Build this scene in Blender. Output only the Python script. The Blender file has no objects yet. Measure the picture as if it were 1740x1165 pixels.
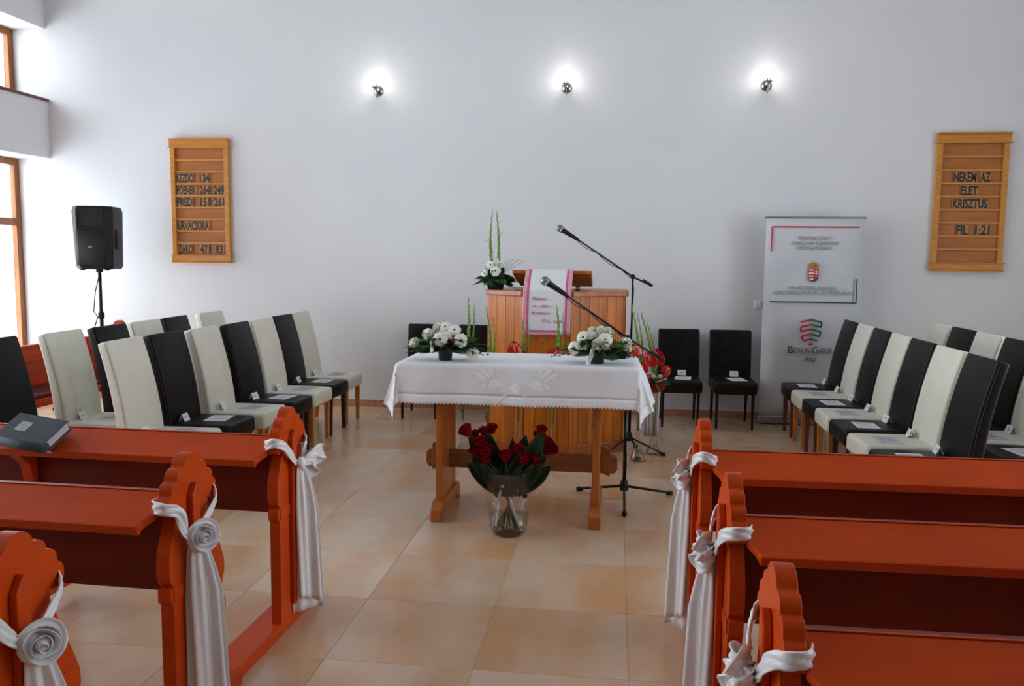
import bpy, bmesh, math, random
from math import sin, cos, pi, radians, atan2, sqrt, exp
from mathutils import Vector, Matrix, Euler
random.seed(7)
SC = bpy.context.scene
COL = SC.collection

# ------------------------------------------------------------------ camera, exposure, light
F_PX, YAW, PITCH, ROLL = 1431.7, .1217, .1024, .0099
def make_camera():
    cy, sy, cp, sp = cos(YAW), sin(YAW), cos(PITCH), sin(PITCH)
    F = Vector((-sy*cp, cy*cp, -sp)); R0 = Vector((cy, sy, 0)); U0 = R0.cross(F)
    R = cos(ROLL)*R0 + sin(ROLL)*U0; U = -sin(ROLL)*R0 + cos(ROLL)*U0
    cd = bpy.data.cameras.new('camera'); co = bpy.data.objects.new('camera', cd); COL.objects.link(co)
    m = Matrix((R, U, -F)).transposed().to_4x4(); m.translation = (0, 0, 1.6)
    co.matrix_world = m
    cd.sensor_fit = 'HORIZONTAL'; cd.sensor_width = 36; cd.lens = 36*F_PX/1740; cd.clip_start = .02
    SC.camera = co
make_camera()
SC.view_settings.view_transform = 'Standard'; SC.view_settings.look = 'None'
SC.view_settings.gamma = 1; SC.view_settings.use_curve_mapping = False
SC.view_settings.exposure = 1.0
W = bpy.data.worlds.new('overcast_sky'); SC.world = W; W.use_nodes = True
W.node_tree.nodes['Background'].inputs[0].default_value = (.86, .93, 1, 1)
W.node_tree.nodes['Background'].inputs[1].default_value = 1.0

def area(name, loc, rot, sx, sy, watt, col=(.86, .93, 1)):
    d = bpy.data.lights.new(name, 'AREA'); d.shape = 'RECTANGLE'; d.size = sx; d.size_y = sy
    d.energy = watt; d.color = col
    o = bpy.data.objects.new(name, d); COL.objects.link(o); o.location = loc; o.rotation_euler = rot
    return o
# daylight outside the tall windows of both side walls, one lamp per bay
BAYS = [(6.95, 8.585), (4.35, 6.25), (1.75, 3.65), (-.85, 1.05)]
ROWS_Z = [(.35, 2.6), (3.2, 3.96), (4.62, 5.4)]
K_BAY = [15.0, 20.0, 15.0, 10.0]; K_RIGHT = 12.0
for i, (a, b) in enumerate(BAYS):
    for (z0, z1) in ROWS_Z:
        s = (b-a)*(z1-z0)
        area('window_daylight', (-6.62, (a+b)/2, (z0+z1)/2), (0, -pi/2, 0), z1-z0, b-a, K_BAY[i]*s)
for (a, b) in BAYS[1:3]:
    for (z0, z1) in ROWS_Z:
        s = (b-a)*(z1-z0)
        area('window_daylight', (5.62, (a+b)/2, (z0+z1)/2), (0, pi/2, 0), z1-z0, b-a, K_RIGHT*s)

# ------------------------------------------------------------------ materials
def srgb(r, g, b):
    f = lambda c: (c/255/12.92) if c/255 <= .04045 else ((c/255+.055)/1.055)**2.4
    return (f(r), f(g), f(b), 1)
def mat(name, col, rough=.5, metal=0, spec=.5, coat=0, noise=None, bump=None, sheen=0, trans=0, rnd=0, wave=None, ior=1.45):
    m = bpy.data.materials.new(name); m.use_nodes = True
    nt = m.node_tree; N = nt.nodes; L = nt.links; b = N['Principled BSDF']
    b.inputs['Base Color'].default_value = col; b.inputs['Roughness'].default_value = rough
    b.inputs['Metallic'].default_value = metal; b.inputs['Specular IOR Level'].default_value = spec
    b.inputs['Coat Weight'].default_value = coat; b.inputs['Coat Roughness'].default_value = .12
    b.inputs['Sheen Weight'].default_value = sheen; b.inputs['Transmission Weight'].default_value = trans
    b.inputs['IOR'].default_value = ior
    tc = N.new('ShaderNodeTexCoord'); src = None
    def mapping(sc):
        mp = N.new('ShaderNodeMapping'); mp.inputs['Scale'].default_value = sc
        L.new(tc.outputs['Object'], mp.inputs['Vector']); return mp
    base = None
    if noise:   # (scale xyz, second colour, low, high)
        mp = mapping(noise[0]); n = N.new('ShaderNodeTexNoise'); n.inputs['Detail'].default_value = 5; n.inputs['Scale'].default_value = 1
        vec = mp.outputs[0]
        if rnd:
            oi = N.new('ShaderNodeObjectInfo'); ad = N.new('ShaderNodeVectorMath'); ad.operation = 'MULTIPLY_ADD'
            L.new(oi.outputs['Random'], ad.inputs[0]); ad.inputs[1].default_value = (37, 51, 23); L.new(mp.outputs[0], ad.inputs[2]); vec = ad.outputs[0]
        L.new(vec, n.inputs['Vector'])
        cr = N.new('ShaderNodeMapRange'); cr.inputs[1].default_value = noise[2]; cr.inputs[2].default_value = noise[3]
        L.new(n.outputs['Fac'], cr.inputs[0])
        mx = N.new('ShaderNodeMix'); mx.data_type = 'RGBA'; mx.inputs[6].default_value = col; mx.inputs[7].default_value = noise[1]
        L.new(cr.outputs[0], mx.inputs[0]); base = mx.outputs[2]
        L.new(base, b.inputs['Base Color'])
    if rnd:     # each piece its own tone
        oi = N.new('ShaderNodeObjectInfo'); mr = N.new('ShaderNodeMapRange'); mr.inputs[3].default_value = 1-rnd; mr.inputs[4].default_value = 1+rnd
        L.new(oi.outputs['Random'], mr.inputs[0])
        vm = N.new('ShaderNodeVectorMath'); vm.operation = 'SCALE'
        if base: L.new(base, vm.inputs[0])
        else: vm.inputs[0].default_value = col[:3]
        L.new(mr.outputs[0], vm.inputs['Scale']); L.new(vm.outputs[0], b.inputs['Base Color'])
    if bump:    # (scale xyz, strength, distance)
        mp = mapping(bump[0]); n = N.new('ShaderNodeTexNoise'); n.inputs['Detail'].default_value = 4; n.inputs['Scale'].default_value = 1
        L.new(mp.outputs[0], n.inputs['Vector'])
        bp = N.new('ShaderNodeBump'); bp.inputs['Strength'].default_value = bump[1]; bp.inputs['Distance'].default_value = bump[2]
        L.new(n.outputs['Fac'], bp.inputs['Height']); L.new(bp.outputs[0], b.inputs['Normal'])
    return m
M = {}
M['wall'] = mat('white_wall_paint', (.74, .74, .76, 1), .85, bump=((90,)*3, .08, .002), noise=((1.2,)*3, (.71, .71, .735, 1), .35, .7))
M['ceiling'] = mat('white_ceiling_boards', (.6, .6, .6, 1), .8, noise=((30, 2, 30), (.56, .56, .56, 1), .4, .6))
M['rearwall'] = mat('low_bounce_rear_wall', srgb(150, 128, 108), .6, noise=((30, 30, 2), srgb(136, 114, 94), .4, .6))  # brown tone invented for the unseen rear wall, to cut bounce light
M['tile'] = mat('sandstone_floor_tile', srgb(206, 180, 156), .24, coat=0, noise=((2.2, 1.3, 2), srgb(200, 152, 108), .38, .66), rnd=.05, bump=((3,)*3, .03, .003))
M['grout'] = mat('floor_grout', srgb(176, 150, 124), .8, noise=((30,)*3, srgb(160, 134, 110), .4, .6))
M['skirt'] = mat('baseboard_tile', srgb(196, 148, 118), .35, noise=((5,)*3, srgb(180, 130, 98), .4, .6), rnd=.05)
M['winwood'] = mat('window_oak', srgb(150, 92, 40), .4, noise=((30, 30, 2), srgb(120, 66, 24), .35, .65))
M['sill'] = mat('dark_window_sill', srgb(110, 60, 42), .35, noise=((20, 3, 20), srgb(84, 44, 30), .4, .6))
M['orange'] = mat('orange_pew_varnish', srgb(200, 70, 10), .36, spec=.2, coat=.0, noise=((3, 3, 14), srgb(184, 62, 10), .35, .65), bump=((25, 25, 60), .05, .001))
M['pewpanel'] = mat('dark_pew_panel', srgb(120, 34, 12), .4, spec=.25, noise=((3, 3, 14), srgb(104, 28, 10), .35, .65))  # back panels are an even, darker red-brown than the pew ends
M['pine'] = mat('honey_pine', srgb(186, 104, 40), .35, coat=.1, noise=((28, 28, 2.2), srgb(164, 84, 28), .38, .66))
M['pineplank'] = mat('pine_plank', srgb(210, 122, 26), .4, coat=.05, noise=((34, 34, 2.0), srgb(180, 88, 16), .38, .68), rnd=.22)
M['pinedark'] = mat('oiled_brown_pine', srgb(142, 80, 36), .4, coat=.1, noise=((2.2, 28, 28), srgb(110, 58, 24), .38, .66))
M['board'] = mat('board_veneer', srgb(206, 138, 50), .4, noise=((4, 30, 30), srgb(190, 120, 40), .35, .65))
M['boardback'] = mat('board_back_veneer', srgb(180, 106, 36), .45, noise=((3, 30, 24), srgb(162, 92, 28), .35, .65))
M['letterwood'] = mat('letter_tile_wood', srgb(190, 130, 66), .5, noise=((40,)*3, srgb(172, 112, 50), .4, .6))
M['black'] = mat('black_print', (.012, .012, .014, 1), .5)
M['darkleather'] = mat('dark_brown_leather', (.008, .006, .006, 1), .42, coat=0, spec=.22, noise=((14,)*3, (.006, .0045, .0045, 1), .4, .6), bump=((160,)*3, .12, .001))
M['creamleather'] = mat('cream_leather', srgb(226, 223, 210), .45, noise=((9,)*3, srgb(222, 219, 204), .4, .6), bump=((160,)*3, .1, .001))
M['blackleather'] = mat('black_leather', (.006, .006, .007, 1), .36, spec=.25, noise=((14,)*3, (.013, .012, .012, 1), .4, .6), bump=((160,)*3, .1, .001))
M['seam'] = mat('leather_seam', (.03, .028, .027, 1), .4)
M['seamcream'] = mat('cream_seam', srgb(176, 168, 146), .5)
M['oak'] = mat('oak_leg', srgb(198, 132, 62), .4, noise=((40, 40, 4), srgb(168, 100, 40), .4, .65))
M['walnut'] = mat('walnut_leg', srgb(66, 36, 24), .35, noise=((40, 40, 4), srgb(48, 26, 18), .4, .65))
M['cherry'] = mat('cherry_leg', srgb(128, 62, 34), .35, noise=((40, 40, 4), srgb(100, 46, 24), .4, .65))
M['blackmetal'] = mat('black_metal', (.012, .012, .013, 1), .35, metal=.3, noise=((20,)*3, (.016, .016, .017, 1), .4, .6))
M['blackplastic'] = mat('black_plastic', (.008, .008, .009, 1), .5, spec=.25, noise=((60,)*3, (.017, .017, .018, 1), .4, .6), bump=((300,)*3, .2, .0006))
M['grille'] = mat('speaker_grille', (.008, .008, .009, 1), .55, bump=((420,)*3, .6, .001), noise=((300,)*3, (.011, .011, .012, 1), .45, .6))
M['chrome'] = mat('chrome', (.42, .40, .37, 1), .18, metal=1, noise=((4,)*3, (.34, .32, .3, 1), .4, .6))
M['greymetal'] = mat('grey_metal', (.4, .4, .41, 1), .35, metal=.9, noise=((30,)*3, (.34, .34, .35, 1), .4, .6))
M['micgrille'] = mat('microphone_grille', (.32, .33, .34, 1), .4, metal=.8, bump=((600,)*3, .8, .001), noise=((500,)*3, (.12, .12, .13, 1), .45, .6))
M['cloth'] = mat('white_linen', (.80, .80, .845, 1), .8, sheen=.05, bump=((500, 500, 500), .1, .0006), noise=((3,)*3, (.78, .78, .825, 1), .4, .6))
M['embroid'] = mat('white_embroidery', (.96, .96, .98, 1), .6, bump=((350,)*3, .3, .001), noise=((80,)*3, (.88, .88, .92, 1), .4, .6))
M['satin'] = mat('white_satin', (.86, .85, .88, 1), .3, sheen=.3, spec=.6, noise=((10,)*3, (.83, .82, .85, 1), .4, .6))
M['paper'] = mat('white_paper', (.82, .83, .88, 1), .7, noise=((30,)*3, (.8, .8, .85, 1), .4, .6))
M['greypaper'] = mat('printed_paper', (.62, .62, .68, 1), .6, noise=((60, 90, 60), (.42, .42, .5, 1), .5, .62))
M['ink'] = mat('grey_ink', srgb(140, 137, 138), .6)
M['redink'] = mat('red_ink', srgb(200, 30, 45), .6)
M['bannerred'] = mat('banner_red', srgb(196, 28, 52), .6)
M['bannergreen'] = mat('banner_green', srgb(34, 96, 66), .6)
M['bannerdark'] = mat('banner_dark_line', srgb(56, 66, 66), .6)
M['gold'] = mat('gold_print', srgb(196, 148, 40), .5, noise=((90,)*3, srgb(120, 70, 20), .45, .6))
M['banner'] = mat('banner_fabric', srgb(208, 209, 214), .6, noise=((1.5,)*3, srgb(198, 199, 204), .4, .6))
M['stitchred'] = mat('cross_stitch_red', srgb(196, 52, 90), .8, noise=((260, 4, 260), srgb(214, 120, 146), .42, .58))
M['stitchpink'] = mat('cross_stitch_pink', srgb(214, 120, 150), .8, noise=((220, 4, 220), srgb(232, 190, 205), .42, .58))
M['green'] = mat('leaf_green', srgb(92, 132, 58), .6, spec=.2, noise=((20,)*3, srgb(54, 92, 40), .35, .65), rnd=.15)
M['darkgreen'] = mat('dark_leaf_green', srgb(52, 84, 46), .6, spec=.2, noise=((16,)*3, srgb(30, 56, 34), .35, .65), rnd=.15)
M['lime'] = mat('gladiolus_green', srgb(134, 170, 70), .45, noise=((40,)*3, srgb(96, 140, 46), .35, .65), rnd=.1)
M['stem'] = mat('brown_green_stem', srgb(92, 80, 52), .5, noise=((20,)*3, srgb(70, 84, 44), .35, .65))
M['petal'] = mat('white_petal', (.86, .86, .80, 1), .55, noise=((60,)*3, (.80, .82, .70, 1), .4, .65))
M['eye'] = mat('dark_flower_centre', srgb(60, 24, 24), .7, noise=((200,)*3, srgb(110, 60, 40), .45, .6))
M['rose'] = mat('dark_red_rose', srgb(158, 10, 26), .6, spec=.15, noise=((30,)*3, srgb(120, 5, 16), .35, .65), rnd=.25)
M['redflower'] = mat('red_anthurium', srgb(206, 22, 26), .22, coat=.3, noise=((24,)*3, srgb(176, 14, 20), .35, .65))
M['redcone'] = mat('red_collar', srgb(160, 18, 26), .4, noise=((10,)*3, srgb(138, 14, 22), .35, .65))
M['ribbonred'] = mat('dark_red_ribbon', srgb(104, 20, 32), .4, noise=((30,)*3, srgb(80, 14, 26), .4, .6))
M['spadix'] = mat('yellow_spadix', srgb(226, 160, 60), .5, noise=((80,)*3, srgb(200, 120, 40), .4, .6))
M['pot'] = mat('dark_green_pot', srgb(24, 40, 42), .4, noise=((10,)*3, srgb(18, 30, 32), .4, .6))
M['trim'] = mat('cream_rim', srgb(226, 206, 180), .5)
M['bookcloth'] = mat('grey_book_cloth', srgb(74, 80, 90), .75, noise=((120, 120, 120), srgb(54, 60, 70), .4, .6), bump=((500,)*3, .3, .001))
M['pages'] = mat('book_pages', srgb(206, 206, 214), .8, noise=((2, 2, 400), srgb(170, 170, 180), .4, .6))
M['silver'] = mat('silver_label', srgb(160, 156, 150), .4, metal=.3, noise=((300, 60, 10), srgb(128, 124, 120), .45, .6))
M['plate'] = mat('white_plastic', (.8, .8, .8, 1), .4)

def glass(name, col=(1, 1, 1, 1), rough=.02, refl=.1):
    """thin glass: clear with a reflection that grows towards the edge"""
    m = bpy.data.materials.new(name); m.use_nodes = True; nt = m.node_tree; N = nt.nodes; L = nt.links
    for n in list(N):
        if n.type != 'OUTPUT_MATERIAL': N.remove(n)
    o = [n for n in N if n.type == 'OUTPUT_MATERIAL'][0]
    t = N.new('ShaderNodeBsdfTransparent'); t.inputs[0].default_value = col
    g = N.new('ShaderNodeBsdfGlossy'); g.inputs['Roughness'].default_value = rough
    lw = N.new('ShaderNodeLayerWeight'); lw.inputs[0].default_value = .3
    mr = N.new('ShaderNodeMapRange'); mr.inputs[3].default_value = refl*.35; mr.inputs[4].default_value = min(1, refl*5)
    L.new(lw.outputs['Fresnel'], mr.inputs[0])
    mx = N.new('ShaderNodeMixShader'); L.new(mr.outputs[0], mx.inputs[0]); L.new(t.outputs[0], mx.inputs[1]); L.new(g.outputs[0], mx.inputs[2])
    L.new(mx.outputs[0], o.inputs[0]); return m
M['glass'] = glass('clear_glass', (.99, .992, .99, 1), .02, .022)
M['pane'] = glass('window_pane', (.97, .99, .99, 1), .02, .08)
M['water'] = glass('water', (.93, .95, .94, 1), .02, .05)
M['vaseglass'] = glass('trumpet_glass', (.93, .92, .88, 1), .03, .09)
M['rimglass'] = glass('glass_rim', (.8, .84, .82, 1), .05, .3)
def emit(name, col, s):
    m = bpy.data.materials.new(name); m.use_nodes = True; b = m.node_tree.nodes['Principled BSDF']
    b.inputs['Base Color'].default_value = col; b.inputs['Emission Color'].default_value = col; b.inputs['Emission Strength'].default_value = s
    return m
M['bulb'] = emit('lit_bulb', (1, .97, .92, 1), 22)
def lace_mat():
    m = mat('white_lace', (.88, .88, .92, 1), .7); nt = m.node_tree; N = nt.nodes; L = nt.links; b = N['Principled BSDF']
    tc = N.new('ShaderNodeTexCoord'); v = N.new('ShaderNodeTexVoronoi'); v.inputs['Scale'].default_value = 150
    L.new(tc.outputs['Object'], v.inputs['Vector'])
    mr = N.new('ShaderNodeMath'); mr.operation = 'GREATER_THAN'; mr.inputs[1].default_value = .27
    L.new(v.outputs['Distance'], mr.inputs[0])
    m2 = N.new('ShaderNodeMapRange'); m2.inputs[3].default_value = .72; L.new(mr.outputs[0], m2.inputs[0]); L.new(m2.outputs[0], b.inputs['Alpha']); return m
M['lace'] = lace_mat()

# ------------------------------------------------------------------ mesh helpers
class MB:
    def __init__(s): s.v = []; s.f = []; s.sm = []
    def add(s, vs, fs, smooth=False):
        o = len(s.v); s.v += [tuple(v) for v in vs]
        for f in fs: s.f.append(tuple(i+o for i in f)); s.sm.append(smooth)
        return s
    def box(s, x0, x1, y0, y1, z0, z1):
        v = [(x, y, z) for x in (x0, x1) for y in (y0, y1) for z in (z0, z1)]
        return s.add(v, [(0, 1, 3, 2), (4, 6, 7, 5), (0, 4, 5, 1), (2, 3, 7, 6), (0, 2, 6, 4), (1, 5, 7, 3)])
    def tube(s, pts, r, n=10, caps=True, flat=None):
        """pts: points; r: radius or list; flat: squash factor of the second axis"""
        pts = [Vector(p) for p in pts]; rs = r if isinstance(r, (list, tuple)) else [r]*len(pts)
        up = None; vs = []
        for i, p in enumerate(pts):
            t = (pts[min(i+1, len(pts)-1)]-pts[max(i-1, 0)]).normalized()
            if up is None: up = Vector((0, 0, 1)) if abs(t.z) < .9 else Vector((1, 0, 0))
            a = t.cross(up).normalized(); b = a.cross(t).normalized(); up = b
            for k in range(n):
                q = 2*pi*k/n; vs.append(p+a*cos(q)*rs[i]*(flat or 1)+b*sin(q)*rs[i])
        m = len(pts)
        fs = [(i*n+k, i*n+(k+1) % n, (i+1)*n+(k+1) % n, (i+1)*n+k) for i in range(m-1) for k in range(n)]
        if caps: fs += [tuple(range(n))[::-1], tuple((m-1)*n+k for k in range(n))]
        return s.add(vs, fs, True)
    def lathe(s, prof, n=28, c=(0, 0, 0), caps=False):
        vs = []; m = len(prof)
        for (r, z) in prof:
            for k in range(n): q = 2*pi*k/n; vs.append((c[0]+r*cos(q), c[1]+r*sin(q), c[2]+z))
        fs = [(i*n+k, i*n+(k+1) % n, (i+1)*n+(k+1) % n, (i+1)*n+k) for i in range(m-1) for k in range(n)]
        if caps: fs += [tuple(range(n))[::-1], tuple((m-1)*n+k for k in range(n))]
        return s.add(vs, fs, True)
    def prism(s, poly, axis, a, b, smooth=False):
        """poly in the other two axes (in xyz order), extruded along axis from a to b"""
        def P(u, v, w): return {'x': (w, u, v), 'y': (u, w, v), 'z': (u, v, w)}[axis]
        n = len(poly); vs = [P(u, v, a) for u, v in poly]+[P(u, v, b) for u, v in poly]
        fs = [tuple(range(n)), tuple(range(2*n-1, n-1, -1))]+[(i, n+i, n+(i+1) % n, (i+1) % n) for i in range(n)]
        return s.add(vs, fs, smooth)
    def sheet(s, grid, smooth=True):
        """grid: rows of points"""
        n = len(grid[0]); vs = [p for r in grid for p in r]
        return s.add(vs, [(i*n+j, i*n+j+1, (i+1)*n+j+1, (i+1)*n+j) for i in range(len(grid)-1) for j in range(n-1)], smooth)
    def ball(s, c, r, n=10, m=7, sc=(1, 1, 1)):
        vs = []
        for i in range(m+1):
            t = pi*i/m
            for k in range(n): q = 2*pi*k/n; vs.append((c[0]+r*sin(t)*cos(q)*sc[0], c[1]+r*sin(t)*sin(q)*sc[1], c[2]+r*cos(t)*sc[2]))
        return s.add(vs, [(i*n+k, (i+1)*n+k, (i+1)*n+(k+1) % n, i*n+(k+1) % n) for i in range(m) for k in range(n)], True)
    def xf(s, mtx): s.v = [tuple(mtx @ Vector(v)) for v in s.v]; return s
    def build(s, name, m, parent=None, bev=0, solid=0, sub=0, seg=2, label=None, fix=True):
        me = bpy.data.meshes.new(name); me.from_pydata(s.v, [], s.f); me.update()
        for p, q in zip(me.polygons, s.sm): p.use_smooth = q
        if fix:
            bm = bmesh.new(); bm.from_mesh(me); bmesh.ops.remove_doubles(bm, verts=bm.verts, dist=1e-6)
            bmesh.ops.recalc_face_normals(bm, faces=bm.faces); bm.to_mesh(me); bm.free()
        me.materials.append(m if not isinstance(m, str) else M[m])
        o = bpy.data.objects.new(name, me); COL.objects.link(o)
        if parent: o.parent = parent
        if solid: md = o.modifiers.new('solid', 'SOLIDIFY'); md.thickness = solid; md.offset = 0
        if sub:
            md = o.modifiers.new('sub', 'SUBSURF'); md.levels = md.render_levels = sub
            for p in me.polygons: p.use_smooth = True
        if bev:
            md = o.modifiers.new('bev', 'BEVEL'); md.width = bev; md.segments = seg; md.limit_method = 'ANGLE'; md.angle_limit = radians(35); md.harden_normals = False
        if label: o['label'] = label
        return o
def thing(name, label, cat, loc=(0, 0, 0), rz=0, group=None):
    o = bpy.data.objects.new(name, None); o.empty_display_size = .1; COL.objects.link(o); o.location = loc; o.rotation_euler = (0, 0, rz)
    o['label'] = label; o['category'] = cat
    if group: o['group'] = group
    return o
def tag(o, label, cat, group=None, loc=None, rz=None):
    o['label'] = label; o['category'] = cat
    if group: o['group'] = group
    if loc is not None: o.location = loc
    if rz is not None: o.rotation_euler = (0, 0, rz)
    return o
def struct(o): o['kind'] = 'structure'; return o
KIDS = {}
def kids(o): return [c for c in bpy.data.objects if c.parent == o]
def dup(root, loc=None, rz=None, label=None, group=None):
    def cp(o, par):
        c = o.copy(); COL.objects.link(c)
        if par: c.parent = par
        for ch in o.children: cp(ch, c)
        return c
    c = cp(root, None)
    if loc is not None: c.location = loc
    if rz is not None: c.rotation_euler = (0, 0, rz)
    if label: c['label'] = label
    if group: c['group'] = group
    return c
def text(s, size, m, parent, loc, rot=(pi/2, 0, 0), sx=1, ext=.0012, offset=0, name='lettering', align='CENTER', shear=0, space=1):
    cu = bpy.data.curves.new('t', 'FONT'); cu.body = s; cu.size = size; cu.extrude = ext; cu.offset = offset
    cu.align_x = align; cu.shear = shear; cu.space_character = space; cu.resolution_u = 3
    o = bpy.data.objects.new('t', cu); COL.objects.link(o); bpy.context.view_layer.update()
    me = bpy.data.meshes.new_from_object(o.evaluated_get(bpy.context.evaluated_depsgraph_get())); bpy.data.objects.remove(o)
    me.materials.clear(); me.materials.append(M[m]); me.name = name
    n = bpy.data.objects.new(name, me); COL.objects.link(n); n.parent = parent; n.location = loc; n.rotation_euler = rot; n.scale = (sx, 1, 1)
    return n
def rbox_loft(sections, n=5):
    """sections: list of (centre Vector, axis a, half a, axis b, half b, corner radius) lofted into a soft block"""
    rows = []
    for (c, a, ha, b, hb, r) in sections:
        row = []
        for (sa, sb, q0) in ((1, 1, 0), (-1, 1, pi/2), (-1, -1, pi), (1, -1, 3*pi/2)):
            for k in range(n):
                q = q0+pi/2*k/(n-1); row.append(c+a*(sa*(ha-r)+r*cos(q))+b*(sb*(hb-r)+r*sin(q)))
        rows.append(row)
    mb = MB(); k = len(rows[0]); vs = [p for r in rows for p in r]
    fs = [(i*k+j, i*k+(j+1) % k, (i+1)*k+(j+1) % k, (i+1)*k+j) for i in range(len(rows)-1) for j in range(k)]
    fs += [tuple(range(k))[::-1], tuple((len(rows)-1)*k+j for j in range(k))]
    return mb.add(vs, fs, True)

# ------------------------------------------------------------------ room shell
YB = 8.585; XL, XR = -6.1, 5.1; ZC = 5.8; YF = -3.2
struct(MB().box(-6.6, 5.6, YB, YB+.25, -.1, ZC).build('wall_back', 'wall'))
struct(MB().box(-6.6, 5.6, YF-.25, YF, -.1, ZC).build('wall_front', 'rearwall'))
def side_wall(name, x0, x1, bays):
    mb = MB(); ys = sorted([y for b in bays for y in b]); edges = [YF]+ys+[YB]
    for i in range(0, len(edges)-1, 2):
        if edges[i+1]-edges[i] > .01: mb.box(x0, x1, edges[i], edges[i+1], 0, ZC)
    zs = [0]+[z for r in ROWS_Z for z in r]+[ZC]
    for (a, b) in bays:
        for i in range(0, len(zs)-1, 2): mb.box(x0, x1, a, b, zs[i], zs[i+1])
    return struct(mb.build(name, 'wall', fix=False))
side_wall('wall_left', -6.6, XL, BAYS)
side_wall('wall_right', XR, 5.6, BAYS[1:3])
struct(MB().box(-6.6, 5.6, YF, YB, ZC, ZC+.2).build('ceiling', 'ceiling'))
wn = 0
for side, bays in ((-1, BAYS), (1, BAYS[1:3])):
    for (a, b) in bays:
        for ri, (z0, z1) in enumerate(ROWS_Z):
            wn += 1; fx = -6.5 if side < 0 else 5.5
            root = bpy.data.objects.new('window_%d' % wn, None); COL.objects.link(root); root.location = (fx, (a+b)/2, z0); root['kind'] = 'structure'
            h = z1-z0; w = (b-a)/2; t = .075
            mb = MB().box(-.03, .03, -w, -w+t, 0, h).box(-.03, .03, w-t, w, 0, h).box(-.03, .03, -w+t, w-t, 0, t).box(-.03, .03, -w+t, w-t, h-t, h)
            mb.build('window_frame', 'winwood', root, bev=.006)
            MB().box(-.028, .028, -.045, .045, t, h-t).build('mullion', 'winwood', root, bev=.005)
            if ri == 0: MB().box(-.029, .029, -w+t, w-t, h-.72, h-.64).build('transom', 'winwood', root, bev=.005)
            for s in (-1, 1):
                y0, y1 = sorted((s*.045, s*(w-t)))
                if ri == 0:
                    MB().box(-.004, .004, y0, y1, t, h-.72).build('pane', 'pane', root); MB().box(-.004, .004, y0, y1, h-.64, h-t).build('pane', 'pane', root)
                else: MB().box(-.004, .004, y0, y1, t, h-t).build('pane', 'pane', root)
            if ri == 1 or ri == 2:
                d = .42
                MB().box(*((.03, d) if side < 0 else (-d, -.03)), -w+.002, w-.002, -.001, .028).build('window_sill', 'sill', root, bev=.004)
# floor: grout bed with single tiles where they can be told apart
fl = struct(MB().box(-6.6, 5.6, YF-.25, YB, -.1, -.002).build('floor', 'grout'))
TX0, TY0, T = -1.1186, 3.0938, .6
i0, i1 = -6, 8; j0, j1 = -3, 9
tile_me = None; far = MB()
mt = MB().box(-.2995, .2995, -.2995, .2995, -.012, 0).build('tile', 'tile', fl, bev=.0012, seg=1)
first = True
for i in range(-9, 12):
    for j in range(-11, 10):
        cx, cy = TX0+T*(i+.5), TY0+T*(j+.5)
        x0, x1 = cx-.2995, cx+.2995; y0, y1 = cy-.2995, cy+.2995
        x0, x1, y0, y1 = max(x0, -6.1), min(x1, 5.1), max(y0, YF), min(y1, YB)
        if x1-x0 < .02 or y1-y0 < .02: continue
        full = x1-x0 > .596 and y1-y0 > .596
        if i0 <= i <= i1 and j0 <= j <= j1:
            if full:
                o = mt if first else mt.copy()
                if not first: COL.objects.link(o)
                first = False; o.location = (cx, cy, 0)
                o.rotation_euler = (0, 0, 0)
            else: MB().box(x0-cx, x1-cx, y0-cy, y1-cy, -.012, 0).build('tile', 'tile', fl, bev=.0025, seg=1).location = (cx, cy, 0)
        else: far.box(x0, x1, y0, y1, -.012, 0)
o = far.build('tile_field', 'tile', fl); o['kind'] = 'stuff'
def skirting(name, pts):
    root = None
    for (a, b, horiz, c, s) in pts:
        n = int(math.ceil((b-a)/.6-1e-6))
        root = bpy.data.objects.new(name, None); COL.objects.link(root); root['kind'] = 'structure'
        for k in range(n):
            u0, u1 = a+k*.6+.002, min(b, a+(k+1)*.6)-.002
            mb = MB()
            if horiz: mb.box(u0, u1, c-.012, c, 0, .075)
            else: mb.box(*sorted((c, c+s*.012)), u0, u1, 0, .075)
            mb.build('tile', 'skirt', root, bev=.002, seg=1)
        mb = MB()
        if horiz: mb.box(a, b, c-.010, c, .0752, .083)
        else: mb.box(*sorted((c, c+s*.010)), a, b, .0752, .083)
        mb.build('cap_strip', 'wall', root)
skirting('baseboard_back', [(XL, XR, True, YB, 0)])
skirting('baseboard_left', [(YF, YB-.013, False, XL, 1)])
skirting('baseboard_right', [(YF, YB-.013, False, XR, -1)])
# switch beside the banner
o = MB().box(-.04, .04, -.012, 0, -.04, .04).build('light_switch', 'plate', bev=.003); tag(o, 'white wall switch on the back wall beside the grey banner', 'switch', loc=(1.405, YB, 1.15))
MB().box(-.028, .028, -.017, -.012, -.028, .028).build('rocker', 'plate', o, bev=.002)

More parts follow.
